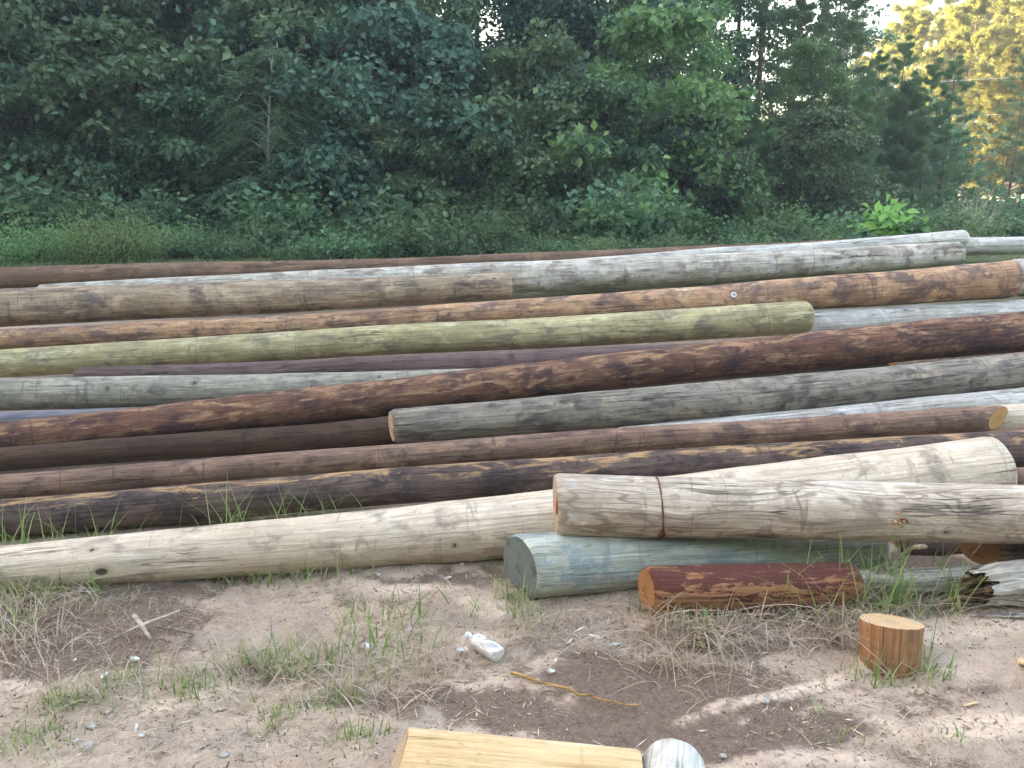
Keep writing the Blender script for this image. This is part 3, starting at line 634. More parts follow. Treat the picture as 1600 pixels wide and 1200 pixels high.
SOIL_SHADE = [(95,985,150,48,0,1),(255,965,90,38,0,.9),(235,925,170,20,-4,.75),(60,1045,90,30,0,.7),(1060,1062,215,44,4,1),(900,1040,60,30,0,.8),(760,1100,150,42,5,.95),
        (930,1125,150,36,0,.9),(1150,1010,120,26,0,.65),(1230,1150,180,30,-6,.8),(1090,1150,90,40,0,.8),(1300,1010,60,18,0,.6),(1440,1100,80,26,0,.5),(1520,1065,80,14,0,.5),(700,903,150,16,0,.7),(830,925,60,16,0,.6),(560,940,120,14,0,.4),
        (1450,1180,90,20,0,.5),(60,1120,70,12,0,.35),(400,1060,90,26,0,.55),(470,1150,80,22,0,.4),(1450,950,90,16,0,.7),(160,1180,120,16,0,.35),(1200,940,200,16,0,.45),(620,1110,60,30,0,.6)]
SANDY = [(1190,1088,170,15,-14,.85),(1330,1048,80,13,-25,.9),(1500,985,140,22,0,.8),(1480,1040,80,24,0,.6),(1540,1130,100,26,0,.8),(1390,1130,60,22,10,.6),(1300,1190,120,16,0,.6),(760,945,70,24,0,.8),(640,915,110,16,0,.7),(300,1095,110,22,-15,.8),(470,1085,60,16,0,.7),(690,1075,70,20,0,.6),(45,1075,60,10,0,.6),(330,905,90,10,-4,.7),(120,1190,100,16,0,.5),(780,1000,60,16,0,.6)]
SOIL_SHADE += [(1050,1075,260,50,4,1),(120,1000,190,56,0,1),(1000,1120,200,40,0,1),(1230,1150,200,34,-6,1),(500,1090,110,22,0,.6),(1440,872,90,26,0,1),(1430,905,80,18,0,.8)]  # closing blobs paint shade into the hollow under the big log
LITTER = [(930,1000,120,36,0,1),(1120,985,150,30,0,.8),(1300,960,160,24,0,.7),(560,1040,160,40,0,.6),(640,1120,60,40,0,.7),(380,1170,150,30,0,.6),(1250,1170,120,24,0,.6),(250,1080,120,20,0,.4),(1470,1030,40,30,0,.5)]
msoil_shade, msand, mlit = blobs(SOIL_SHADE), blobs(SANDY), blobs(LITTER); msoil_shade = msoil_shade*np.clip(1.1-msand*.8,0,1)
GZ = GZ-.012*msoil_shade+.010*msand
i = np.arange(len(gy)-1)[:,None]*len(gx)+np.arange(len(gx)-1)[None,:]
GF = np.stack([i,i+1,i+len(gx)+1,i+len(gx)],-1).reshape(-1,4)
t = NT('yard_ground'); g = t.new('ShaderNodeTexCoord').outputs['Object']
n1=t.noise(g,2.2,5,.6); n2=t.noise(g,9,5,.65,.4); n3=t.noise(g,45,4,.7); n4=t.noise(g,140,3,.7)
col=t.mix(t.ss(n2,.3,.7),(.66,.51,.395),(.49,.38,.30)); col=t.mix(t.ss(n1,.42,.7,0,.65),col,(.33,.265,.22))
col=t.mix(t.ss(t.math('ADD',t.attr('sandy'),t.math('MULTIPLY',t.math('SUBTRACT',n2,.5),.9)),.2,.75,0,.95),col,t.mix(t.ss(n3,.3,.7),(.84,.67,.53),(.74,.58,.45)))
lit=t.math('ADD',t.attr('litter'),t.math('MULTIPLY',t.math('SUBTRACT',n2,.5),1.6))
col=t.mix(t.ss(lit,.25,.8,0,.7),col,t.mix(t.ss(n3,.35,.62),(.22,.18,.155),(.52,.475,.42)))
so=t.math('ADD',t.attr('soil'),t.math('MULTIPLY',t.math('SUBTRACT',n2,.5),1.5)); so=t.math('ADD',so,t.math('MULTIPLY',t.math('SUBTRACT',n3,.5),.6))  # soil mask: dark earth, plus painted shade under the big log
col=t.mix(t.ss(so,.22,.68,0,.95),col,t.mix(t.ss(n3,.3,.7),(.145,.10,.078),(.25,.18,.14)))
col=t.mix(t.ss(n3,.56,.74,0,.6),col,(.16,.125,.105)); col=t.mix(t.ss(n4,.58,.72,0,.6),col,(.72,.64,.56)); col=t.mix(t.ss(n4,.40,.28,0,.55),col,(.12,.09,.075))
far=t.attr('grassy'); col=t.mix(t.math('MULTIPLY',far,t.ss(n1,.15,.45)),col,(.11,.13,.06))
h=t.math('ADD',t.math('ADD',n2,t.math('MULTIPLY',n3,.5)),t.math('MULTIPLY',n4,.2))
t.principled(col,.95,t.bump(h,1.0,.035),.1)
grassy=np.clip((GY-6.9)/.5,0,1)
me=mesh_np('ground',np.stack([GX,GY,GZ],-1).reshape(-1,3),GF,True,None,{'soil':msoil_shade.ravel(),'sandy':msand.ravel(),'litter':mlit.ravel(),'grassy':grassy.ravel()})
tag(link('ground',me,t.m),kind='structure')
del GX,GY,PU,PV
def gz_now(x,y):   # height of the finished sheet
    x=np.asarray(x,float);y=np.asarray(y,float)
    xi=np.clip(np.searchsorted(gx,x)-1,0,len(gx)-2);yi=np.clip(np.searchsorted(gy,y)-1,0,len(gy)-2)
    fx=(x-gx[xi])/(gx[xi+1]-gx[xi]);fy=(y-gy[yi])/(gy[yi+1]-gy[yi])
    return (GZ[yi,xi]*(1-fx)+GZ[yi,xi+1]*fx)*(1-fy)+(GZ[yi+1,xi]*(1-fx)+GZ[yi+1,xi+1]*fx)*fy

# ------------------------------------------------------------------ grass: blades as bent strips
def blades(x,y,h,w,az,lean,curl,tint,z=None,seg=5):
    n=len(x); z=gz_now(x,y)-.004 if z is None else z
    k=np.linspace(0,1,seg+1)[None,:]
    dx,dy=np.cos(az)[:,None],np.sin(az)[:,None]
    hor=h[:,None]*(lean[:,None]*k+curl[:,None]*k**2.2); ver=h[:,None]*(k-.42*curl[:,None]*k**2.4-.15*lean[:,None]*k)
    cx=x[:,None]+dx*hor; cy=y[:,None]+dy*hor; cz=z[:,None]+ver
    cz=np.maximum(cz,z[:,None]+.003)
    pa=az[:,None]+math.pi/2+.5*np.sin(x*97)[:,None]; ww=w[:,None]*(1-k**1.6)*.5+.0003
    a=np.stack([cx+np.cos(pa)*ww,cy+np.sin(pa)*ww,cz],-1); b=np.stack([cx-np.cos(pa)*ww,cy-np.sin(pa)*ww,cz],-1)
    V=np.stack([a,b],2).reshape(-1,3); m=2*(seg+1)
    base=(np.arange(n)*m)[:,None]+(np.arange(seg)*2)[None,:]
    F=np.stack([base,base+1,base+3,base+2],-1).reshape(-1,4)
    return V,F,np.repeat(tint,seg)
def sward(name,mat,parts,label):
    Vs=[];Fs=[];Ts=[];o=0
    for V,F,T in parts: Vs.append(V);Fs.append(F+o);Ts.append(T);o+=len(V)
    ob=link(name,mesh_np(name,np.concatenate(Vs),np.concatenate(Fs),True,{'tint':np.concatenate(Ts)}),mat)
    tag(ob,label,'grass',kind='stuff')
def pool(u,v,n,su,sv):
    """n root points scattered around ground pixel (u,v)"""
    c=ground_at(u,v); k=c[1]/FX*1.05; a=rng.normal(0,1,(n,2)); 
    x=c[0]+a[:,0]*su*k; y=c[1]+a[:,1]*sv*k*1.9
    return x,y
def tuft(u,v,n,su,sv,h,w=.0032,lean=.35,curl=.5,t=(.0,1),dirr=None,dens=.55):
    n=max(3,int(n*dens)); x,y=pool(u,v,n,su*1.15,sv*1.25); az=rng.uniform(0,2*math.pi,n) if dirr is None else rng.normal(dirr,.7,n)
    return blades(x,y,h*rng.uniform(.35,1.4,n),w*rng.uniform(.6,1.4,n),az,rng.uniform(.05,1,n)*lean,rng.uniform(0,1.3,n)*curl,rng.uniform(t[0],t[1],n))
GREEN=leafmat('green_grass',(.11,.20,.06),(.21,.34,.10),(.38,.50,.19),.4)
DRY=leafmat('dry_grass',(.34,.27,.18),(.54,.45,.32),(.74,.66,.52),.3)
G=[];D=[]
for (u,v,n,su,sv,h) in [
  (60,880,70,50,1,.27),(140,874,60,50,1,.25),(15,884,30,20,1,.25),(400,850,66,45,1,.27),(520,838,40,30,1,.22),(455,845,46,30,1,.28),(360,854,40,15,1,.30),
  (30,940,110,50,10,.17),(110,925,90,40,8,.14),(20,985,60,25,12,.14),(400,905,110,55,8,.13),(490,900,90,45,8,.15),(170,962,8,5,4,.17),
  (130,1095,150,35,8,.07),(85,1108,110,20,7,.06),(190,1062,60,30,8,.09),(300,1085,170,26,9,.075),(40,1172,130,40,9,.055),(65,1148,90,25,5,.05),(400,1040,150,45,12,.085),(455,1040,160,45,10,.09),(470,1050,60,30,8,.11),(430,1120,90,18,6,.05),(420,1145,50,12,5,.05),(520,1100,110,26,9,.08),(560,1155,110,24,8,.06),(1278,1160,10,20,10,.09),
  (540,1000,40,22,18,.17),(560,960,30,25,12,.15),(590,1050,40,18,22,.15),(655,965,30,30,15,.14),(670,1000,24,16,12,.13),(700,975,18,25,12,.12),(610,985,26,22,18,.14),(640,1020,20,20,14,.13),(740,950,14,20,10,.13),
  (812,955,46,14,12,.17),(830,985,30,14,10,.14),(790,930,14,8,6,.26),(775,935,6,6,4,.30),(1008,955,24,10,8,.14),(985,955,5,6,3,.17),
  (1080,975,40,20,10,.14),(1130,960,24,25,6,.13),(1155,955,24,25,6,.14),(1100,1000,40,18,12,.13),(1290,965,110,40,9,.27),(1240,955,60,30,6,.22),(1200,960,36,40,6,.16),(1330,960,80,32,8,.27),(1300,945,60,36,5,.32),(1400,950,90,16,6,.30),(1395,930,30,18,4,.32),(1470,935,60,14,8,.24),(1482,945,30,10,8,.22),(1360,940,30,15,6,.20),
  (1370,1060,60,30,8,.08),(1430,1052,60,22,8,.09),(1450,1062,40,14,8,.09),(1340,1050,20,12,8,.10),(1378,1070,18,10,4,.14),(1485,1156,36,12,5,.045),(1450,1045,8,10,8,.22),(1275,1115,10,8,4,.10),(1350,1165,12,12,6,.07)]:
    G.append(tuft(u,v,n,su,sv,h,w=.0058 if h>.12 else .0045,lean=.4,curl=.55))
for (u,v,n,su,sv,h) in [
  (30,950,190,50,14,.15),(25,1000,150,36,16,.14),(60,1025,70,36,12,.12),(110,935,90,45,8,.13),(130,1100,70,45,10,.09),(400,1050,170,70,14,.09),(470,1050,150,60,14,.10),(560,1060,160,50,16,.10),(640,1060,120,45,16,.09),(690,1040,120,40,10,.10),(720,1035,60,30,8,.09),
  (520,1005,60,40,16,.12),(620,960,60,60,20,.11),(830,985,110,22,14,.12),(820,1000,70,20,12,.11),(930,1000,200,60,18,.05),(1060,990,150,45,14,.13),(1040,1030,90,25,12,.12),(1100,1020,100,30,12,.12),(1170,970,200,50,12,.12),(1250,975,200,50,10,.15),(1320,975,150,40,8,.16),(1300,950,90,40,8,.22),(1230,1000,80,40,10,.08),(1400,955,60,20,8,.17),(1465,950,60,18,8,.16),
  (1380,1062,60,40,8,.07),(1440,1060,60,28,9,.08),(640,1110,90,50,18,.06),(380,1110,60,60,12,.05),(400,900,90,60,8,.09),(490,905,60,45,8,.09),(1450,975,50,60,8,.07),(300,1085,50,40,10,.06),(180,1075,90,50,12,.07)]:
    D.append(tuft(u,v,n,su,sv,h,w=.0048,lean=.95,curl=1.2))
# drooping straw over the dark hollow
for (u,v,n) in [(1030,985,60),(1090,995,66),(1130,990,50),(1010,1000,36),(1300,985,50)]:
    D.append(tuft(u,v,n,22,5,.24,w=.0055,lean=.9,curl=1.0,dirr=-math.pi/2))
# thin scatter over the sand
n=900; xs=rng.uniform(-2.6,2.6,n); ys=rng.uniform(1.9,3.1,n); k=fbm(xs,ys,1.6,70)>.52
G.append(blades(xs[k],ys[k],rng.uniform(.015,.05,k.sum()),rng.uniform(.0015,.003,k.sum()),rng.uniform(0,6.28,k.sum()),rng.uniform(.1,.8,k.sum()),rng.uniform(0,1,k.sum()),rng.uniform(0,1,k.sum())))
n=12000; xs=rng.uniform(-3,3.2,n); ys=rng.uniform(1.8,3.3,n); k=fbm(xs,ys,1.3,80)+rng.uniform(-.1,.1,n)>.50
D.append(blades(xs[k],ys[k],rng.uniform(.02,.08,k.sum()),rng.uniform(.0012,.0026,k.sum()),rng.uniform(0,6.28,k.sum()),rng.uniform(.4,1.0,k.sum()),rng.uniform(.3,1.6,k.sum()),rng.uniform(0,1,k.sum())))
sward('green_grass',GREEN,G,'green grass sprigs growing through bare ground and round the front logs')
sward('dry_grass',DRY,D,'dry straw-coloured grass lying over the ground in front of the pile')
# seed stalks
def seedhead(u,v,h,lean,label_seed):
    x,y=pool(u,v,1,1,1); return x,y
LGR=leafmat('shade_grass',(.05,.09,.035),(.09,.14,.05),(.17,.21,.08),.35)
n=7000; xs=rng.uniform(-8,11,n); ys=rng.uniform(7.9,13.5,n); xs=np.where(ys<9.3,rng.uniform(-7,-1.5,n),xs)
V,F,T=blades(xs,ys,rng.uniform(.03,.16,n),rng.uniform(.006,.012,n),rng.uniform(0,6.28,n),rng.uniform(.1,.6,n),rng.uniform(0,.8,n),rng.uniform(0,1,n),seg=3)
sward('rough_grass',LGR,[(V,F,T)],'rough grass growing on the ground between the pile and the trees')

# flecks of bark, straw and dirt crumbs
n=17000; xs=rng.uniform(-3,3.2,n); ys=1.75+1.75*rng.uniform(0,1,n)**.9; k=fbm(xs,ys,2.0,90)+rng.uniform(-.12,.12,n)>.47; xs=xs[k];ys=ys[k];n=len(xs)
a=rng.uniform(0,6.28,n); l=rng.uniform(.003,.026,n)*rng.uniform(.3,1.3,n)**1.5; w=rng.uniform(.0010,.0038,n); z=gz_now(xs,ys)+.003
d=np.stack([np.cos(a),np.sin(a),rng.normal(0,.18,n)],-1); e=np.stack([-np.sin(a),np.cos(a),rng.normal(0,.2,n)],-1); c=np.stack([xs,ys,z],-1)
V=np.stack([c-d*l[:,None],c+e*w[:,None],c+d*l[:,None],c-e*w[:,None]],1).reshape(-1,3); F=np.arange(4*n).reshape(-1,4)
deb=leafmat('debris',(.09,.06,.045),(.24,.18,.13),(.50,.43,.35),0.0,.9,.1)
tag(link('debris',mesh_np('debris',V,F,False,{'tint':rng.uniform(0,1,n)}),deb),'bark flecks and straw crumbs strewn over the bare ground','debris',kind='stuff')
# tiny clods and gravel
n=2600; xs=rng.uniform(-3,3.2,n); ys=1.8+1.7*rng.uniform(0,1,n); s_=rng.uniform(.0015,.0055,n); z=gz_now(xs,ys)
oct_=np.array([[1,0,0],[0,1,0],[-1,0,0],[0,-1,0],[0,0,1],[0,0,-1]],float); of=np.array([[0,1,4],[1,2,4],[2,3,4],[3,0,4],[1,0,5],[2,1,5],[3,2,5],[0,3,5]])
V=(oct_[None]*s_[:,None,None]*rng.uniform(.6,1.4,(n,6,1))+np.stack([xs,ys,z],-1)[:,None,:]).reshape(-1,3); F=(of[None]+6*np.arange(n)[:,None,None]).reshape(-1,3)
tag(link('gravel',mesh_np('gravel',V,F,False,{'tint':np.repeat(rng.uniform(0,.8,n),8)}),deb),'small clods and grit on the bare ground','gravel',kind='stuff')
# ------------------------------------------------------------------ trees
def quads_leaf(C,Nn,D,ln,wd,fold=.12):
    """one folded rhomb per leaf: C base, D direction, Nn normal"""
    Sd=np.cross(D,Nn); Sd/=np.linalg.norm(Sd,axis=1)[:,None]+1e-9
    l=ln[:,None]; w=wd[:,None]
    V=np.stack([C, C+D*l*.45+Sd*w*.5+Nn*w*fold, C+D*l-Nn*l*.06, C+D*l*.45-Sd*w*.5+Nn*w*fold],1).reshape(-1,3)
    return V, np.arange(len(V)).reshape(-1,4)
def unit(v): return v/(np.linalg.norm(v,axis=-1,keepdims=True)+1e-9)
def tube_net(paths, nc=6):
    Vs=[];Fs=[];o=0
    for P,r in paths:
        P=np.array(P,float); T=unit(np.gradient(P,axis=0)); ref=np.array([0,0,1.]) if abs(T[0,2])<.8 else np.array([1.,0,0])
        S=unit(np.cross(T,ref)); U=np.cross(S,T); A=np.linspace(0,2*math.pi,nc,endpoint=False)
        V=P[:,None,:]+S[:,None,:]*(np.cos(A)[None,:,None]*np.array(r)[:,None,None])+U[:,None,:]*(np.sin(A)[None,:,None]*np.array(r)[:,None,None])
        Vs.append(V.reshape(-1,3)); Fs.append(grid_faces(len(P),nc)+o); o+=len(P)*nc
    return np.concatenate(Vs), np.concatenate(Fs)
def skeleton(r, H, Rm, nlimb, z0, prof, up=(.1,.7), droop=.3, trunk_r=.12, wob=.25, subs=3, lean=0):
    zt=np.linspace(0,H,12); ph=r.uniform(0,6.28); tx=wob*np.sin(zt*.5+ph)*zt/H+lean*zt/H; ty=wob*np.cos(zt*.37+ph)*zt/H
    trunk=np.stack([tx,ty,zt],-1); paths=[(trunk, trunk_r*(1-.85*zt/H))]; tips=[]
    for i in range(nlimb):
        bare_=r.uniform()<.22
        f=(i+r.uniform(0,1))/nlimb; z=H*(z0+(1-z0)*f*.98); az=i*2.4+r.uniform(-.5,.5)
        Lm=Rm*prof(f)*r.uniform(.65,1.2); el=r.uniform(*up)*(1 if f<.8 else 1.4)
        b=np.array([np.interp(z,zt,tx),np.interp(z,zt,ty),z]); k=np.linspace(0,1,7)[:,None]
        d=np.array([math.cos(az)*math.cos(el),math.sin(az)*math.cos(el),math.sin(el)])
        P=b+d*Lm*k+np.array([0,0,-droop*Lm])*k**2+r.normal(0,.04*Lm,(7,3))*k
        rr=max(.012,trunk_r*.32*(1-.7*f)); paths.append((P,rr*(1-.8*k[:,0])))
        for j in range(2,7):
            if bare_ and j<5: continue
            tips.append((P[j],d,Lm*.16))
            for q in range(subs):
                a2=az+r.choice([-1,1])*r.uniform(.4,1.3); l2=Lm*r.uniform(.18,.42)*(1.15-j*.09)
                e2=r.uniform(-.1,.7); d2=np.array([math.cos(a2)*math.cos(e2),math.sin(a2)*math.cos(e2),math.sin(e2)])
                k4=np.linspace(0,1,4)[:,None]; Q=P[j]+d2*l2*k4+np.array([0,0,-droop*.6*l2])*k4**2
                if r.uniform()<.5: paths.append((Q,rr*.35*(1-.7*k4[:,0])))
                tips.append((Q[-1],d2,l2*.5)); tips.append((Q[2],d2,l2*.5))
    return paths,tips
def broad(seed,H=9,Rm=2.3,nlimb=34,z0=.05,per=34,leaf=.13,clump=.26,prof=None,keepf=.62,**kw):
    r=np.random.default_rng(seed); prof=prof or (lambda f:.70+.60*math.sin(math.pi*min(1,f*1.05))**.7 if f<.9 else .45)
    paths,tips=skeleton(r,H,Rm,nlimb,z0,prof,**dict(dict(up=(-.15,.65)),**kw))
    tc=np.array([t[0] for t in tips]); keep=r.uniform(0,1,len(tc))<keepf; tc=tc[keep]; td=np.array([t[1] for t in tips])[keep]
    n=(per*r.uniform(.4,1.5,len(tc))).astype(int); idx=np.repeat(np.arange(len(tc)),n); m=len(idx)
    off=r.normal(0,1,(m,3))*np.array([clump,clump,clump*.62]); C=tc[idx]+off
    Nn=unit(r.normal(0,.55,(m,3))+np.array([0,0,.55])+unit(off+1e-6)*.5); D=r.normal(0,1,(m,3))+td[idx]*.6+np.array([0,0,-.5]); D=unit(D-Nn*np.sum(D*Nn,1)[:,None])
    ln=leaf*r.uniform(.6,1.25,m); V,F=quads_leaf(C,Nn,D,ln,ln*.72)
    ct=r.uniform(0,1,len(tc)); tint=np.clip(.42*ct[idx]+.5*r.uniform(0,1,m),0,1)
    return paths,(V,F,tint)
def pine(seed,H=9,Rm=1.7,nlimb=46,z0=.08,needles=26,nl=.15,nw=.011,prof=None,**kw):
    r=np.random.default_rng(seed); prof=prof or (lambda f:(1.12-f)**.8)
    kw.setdefault('up',(-.1,.4)); kw.setdefault('droop',-.15); kw.setdefault('trunk_r',.10); kw.setdefault('wob',.1)
    paths,tips=skeleton(r,H,Rm,nlimb,z0,prof,subs=4,**kw)
    tc=np.array([t[0] for t in tips]); td=np.array([t[1] for t in tips]); 
    extra=tc-td*.12+r.normal(0,.06,tc.shape); tc=np.vstack([tc,extra]); td=np.vstack([td,td])
    idx=np.repeat(np.arange(len(tc)),needles); m=len(idx)
    D=unit(unit(r.normal(0,1,(m,3)))+td[idx]*.9+np.array([0,0,.45])); Nn=unit(np.cross(D,r.normal(0,1,(m,3))))
    C=tc[idx]+r.normal(0,.035,(m,3)); ln=nl*r.uniform(.7,1.25,m); V,F=quads_leaf(C,Nn,D,ln,np.full(m,nw)*r.uniform(.7,1.4,m),0)
    ct=r.uniform(0,1,len(tc)); return paths,(V,F,np.clip(.45*ct[idx]+.5*r.uniform(0,1,m),0,1))
def feathery(seed,H=4.5,Rm=2.4,nlimb=44):
    r=np.random.default_rng(seed)
    paths,tips=skeleton(r,H,Rm,nlimb,.05,lambda f:1.1-.7*f,up=(.5,1.1),droop=.75,trunk_r=.06,subs=3)
    Cs=[];Ds=[];ns=0
    for p,d,l in tips:
        a=math.atan2(d[1],d[0])+r.normal(0,.3); dd=np.array([math.cos(a),math.sin(a),-.25]); k=np.arange(26)/26.
        pts=p+dd*(k[:,None]*.42)+np.array([0,0,-.20])*k[:,None]**2+r.normal(0,.008,(26,3)); sd=np.array([-math.sin(a),math.cos(a),0])
        Cs.append(pts); Ds.append(unit(dd*.6+sd*np.where(np.arange(26)%2,1,-1)[:,None]*1.0+r.normal(0,.2,(26,3))))
    C=np.concatenate(Cs);D=np.concatenate(Ds);m=len(C);Nn=unit(r.normal(0,.3,(m,3))+np.array([0,0,1.]));ln=r.uniform(.06,.11,m)
    V,F=quads_leaf(C,Nn,D,ln,ln*.42,0); return paths,(V,F,np.repeat(r.uniform(0,1,len(tips)),26)*.6+.3*r.uniform(0,1,m))
BARK=plain('dark_bark',(.085,.07,.058),.9,.4,14,.15); PBARK=plain('pine_bark',(.15,.10,.075),.9,.4,10,.15); PALEB=plain('pale_dead_bark',(.46,.43,.38),.9,.2,20,.15)
LB=leafmat('sweetgum_leaf',(.042,.098,.060),(.095,.185,.105),(.24,.36,.17),.30,.5,.4)
LO=leafmat('oak_leaf',(.046,.09,.055),(.105,.175,.10),(.26,.32,.17),.30,.5,.4)
LP=leafmat('pine_needle',(.09,.17,.08),(.16,.255,.11),(.17,.24,.11),.25,.6,.3)
LF=leafmat('feathery_leaf',(.085,.16,.10),(.14,.24,.13),(.24,.35,.17),.35,.6,.3)
LW=leafmat('weed_leaf',(.11,.21,.09),(.21,.34,.14),(.36,.48,.20),.4,.6,.3)
LS=leafmat('sapling_leaf',(.16,.32,.08),(.24,.44,.11),(.34,.54,.16),.45,.5,.3)
LSH=leafmat('shrub_leaf',(.05,.11,.065),(.10,.185,.095),(.22,.32,.13),.35,.55,.3)
LPS=leafmat('sun_painted_needle',(.15,.19,.05),(.26,.28,.07),(.42,.41,.11),.38,.6,.3)  # yellower copy of the pine needle, warm sunlight painted into the colour
def proto(name, data, bark, leaf):
    paths,(V,F,T)=data; tv,tf=tube_net(paths)
    return dict(name=name, trunk=mesh_np('trunk',tv,tf), crown=mesh_np('crown',V,F,False,{'tint':T}), bark=bark, leaf=leaf)
def put(p, x, y, s=1.0, rz=0.0, label='', group=None, cat='tree', name=None, sz=None, parts=('trunk','crown')):
    z=float(gbase(x,y))-.05; e=empty(name or p['name'],(x,y,z),rz); e.scale=(s,s,sz or s); tag(e,label,cat,group)
    for nm,key,mt in ((parts[0],'trunk','bark'),(parts[1],'crown','leaf')):
        me=p[key]
        if not me.materials: me.materials.append(p[mt])
        o=bpy.data.objects.new(nm,me); COL.objects.link(o); o.parent=e
    return e
PR={}
PR['gum']=[proto('sweetgum_tree',broad(s,H=10,Rm=1.9,nlimb=40,leaf=.13,per=44,clump=.21),BARK,LB) for s in (1,2,3)]
PR['under']=[proto('understory_tree',broad(s,H=3.6,Rm=1.5,nlimb=26,leaf=.14,per=20,clump=.17,z0=.02,trunk_r=.05,keepf=.7),BARK,LB) for s in (21,22,23)]
PR['oak']=[proto('oak_tree',broad(s,H=11,Rm=2.4,nlimb=40,leaf=.15,clump=.25,per=40,up=(.0,.5)),BARK,LO) for s in (4,5)]
PR['tall']=[proto('slender_tree',broad(s,H=12,Rm=1.5,nlimb=34,leaf=.13,z0=.16,per=20,clump=.2,keepf=.5,trunk_r=.11),BARK,LO) for s in (6,)]
PR['pine']=[proto('pine_tree',pine(s,H=11,Rm=2.1,nlimb=46,z0=.12),PBARK,LP) for s in (7,8)]
PR['tallpine']=[proto('tall_pine_tree',pine(9,H=13,Rm=2.0,nlimb=30,z0=.38,needles=24,prof=lambda f:.55+.5*math.sin(math.pi*f)),PBARK,LP)]
PR['ypine']=[proto('young_pine_tree',pine(s,H=4.6,Rm=1.15,nlimb=40,z0=.03,needles=26,nl=.16),PBARK,LP) for s in (10,)]
PR['feather']=[proto('feathery_tree',feathery(12),PALEB,LF)]
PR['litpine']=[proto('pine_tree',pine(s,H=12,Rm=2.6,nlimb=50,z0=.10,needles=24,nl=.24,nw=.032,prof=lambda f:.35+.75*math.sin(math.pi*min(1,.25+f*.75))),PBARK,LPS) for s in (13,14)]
LV=[LB,leafmat('blue_green_leaf',(.035,.085,.062),(.075,.15,.105),(.16,.27,.15),.3,.5,.4),leafmat('olive_leaf',(.048,.09,.045),(.10,.165,.078),(.24,.31,.14),.3,.5,.4),
    leafmat('fresh_green_leaf',(.055,.14,.05),(.12,.25,.085),(.28,.42,.14),.32,.5,.4),leafmat('pale_grey_leaf',(.08,.12,.08),(.17,.225,.15),(.33,.40,.26),.3,.6,.3)]
def X_at(u,Y): return (u-CX)/FX*(Y*CP-(.9-CAM_Z)*SP)*1.0
GT='trees of the wood edge behind the logs'
LBL={'under':'leafy young broadleaf tree in front of the wood edge','gum':'dark green sweetgum with starry leaf clumps in the wood edge','oak':'broad dark oak in the wood edge behind the logs','tall':'slender dark tree with a bare stem in the wood edge',
     'pine':'soft-needled dark pine in the wood edge','tallpine':'tall bare-stemmed pine in the wood edge','ypine':'young bushy pine low at the wood edge','feather':'pale feathery tree with arching fronds in front of dark trees',
     'litpine':'pine in low sun, its yellow painted into the needles, beyond the wood edge at right'}
TREES=[ # u, Y, kind, variant, scale, rot
 (-60,17,'gum',0,1.0,0),(60,18.5,'oak',0,.95,1),(150,16,'gum',1,.92,2),(255,18,'gum',2,1.0,3),(330,16.8,'gum',0,.75,4.4),(400,19.5,'oak',1,1.0,5),(490,17,'oak',0,.9,.7),
 (590,16.0,'gum',1,.74,1.9),(560,18.5,'gum',2,.9,2.2),(705,19.5,'ypine',0,.65,1),(815,18.2,'tall',0,1.0,3.1),(765,16.6,'gum',0,.38,.3),(870,18,'gum',1,.85,.2),(900,19.5,'tallpine',0,1.0,2),(930,17,'oak',1,.66,3.6),(960,18.8,'pine',0,.8,.8),
 (1020,17,'gum',2,.60,2.6),(1085,21,'tall',0,.9,.4),(1110,15.5,'ypine',0,.62,2.5),(1000,18.2,'pine',1,.62,3.3),(265,17.2,'pine',0,.8,2.2),(1170,20,'tallpine',0,.9,4),(1225,17.5,'pine',1,.44,5),(1225,20.5,'tall',0,1.0,5.1),(1140,21.5,'tall',0,.8,1.1),(1285,19,'pine',0,.54,1.6),(1350,19.5,'pine',1,.37,2.9),(1430,20,'pine',0,.36,4.0),(1300,17.6,'pine',1,.40,1.9),
 (1395,17.5,'ypine',0,.68,.5),(1462,19.5,'pine',1,.36,3.6),(1385,21,'pine',0,.42,3.6),(1255,16.2,'gum',0,.38,2),
 (20,21,'oak',1,1.05,2),(120,22,'pine',0,1.05,3),(220,22,'oak',0,1.05,.9),(310,22.5,'gum',1,1.1,.2),(420,23,'pine',1,.8,1.1),(480,22,'gum',2,.75,4.5),(525,22.5,'oak',1,.65,5.5),(575,23,'gum',0,.62,3.3),(470,20.5,'tall',0,1.0,2),(640,21,'tall',0,1.0,2.9),(680,22,'tall',0,.95,.3),(745,21.5,'tall',0,1.0,4.4),(845,21,'tallpine',0,.95,4.4),(960,21.5,'tall',0,1.0,1.7),(1050,20,'tallpine',0,.85,2.7),(860,22.5,'oak',0,.55,.1),(930,22.5,'gum',2,.55,1.3),
 (1290,23,'oak',0,.5,3.9),(-160,19,'oak',0,1,2),
 (95,13.6,'under',2,.75,1),(200,13.9,'under',0,.95,4),(300,13.2,'under',1,.62,2),(560,13.4,'under',1,.9,5),(655,13.8,'under',0,1.0,.4),(500,14.6,'under',2,1.1,.9),(740,13.1,'under',2,.6,2),(830,13.8,'under',2,.85,3),(900,13.2,'under',1,.66,1.5),(985,13.8,'under',1,.95,2.2),(1060,14.4,'under',0,.6,2.6),(1190,14.8,'ypine',0,.42,.7),(1265,14.2,'under',0,.6,3.3),(1320,15.4,'ypine',0,.55,5.3),(1065,15,'ypine',0,.5,3.0),(1150,16,'ypine',0,.6,1.2),(20,13.8,'under',1,.95,5),(-40,14,'under',0,1,2),(650,14.9,'under',0,.9,1.4),(620,12.8,'under',2,.5,1),(1130,13.4,'under',2,.42,5),
]
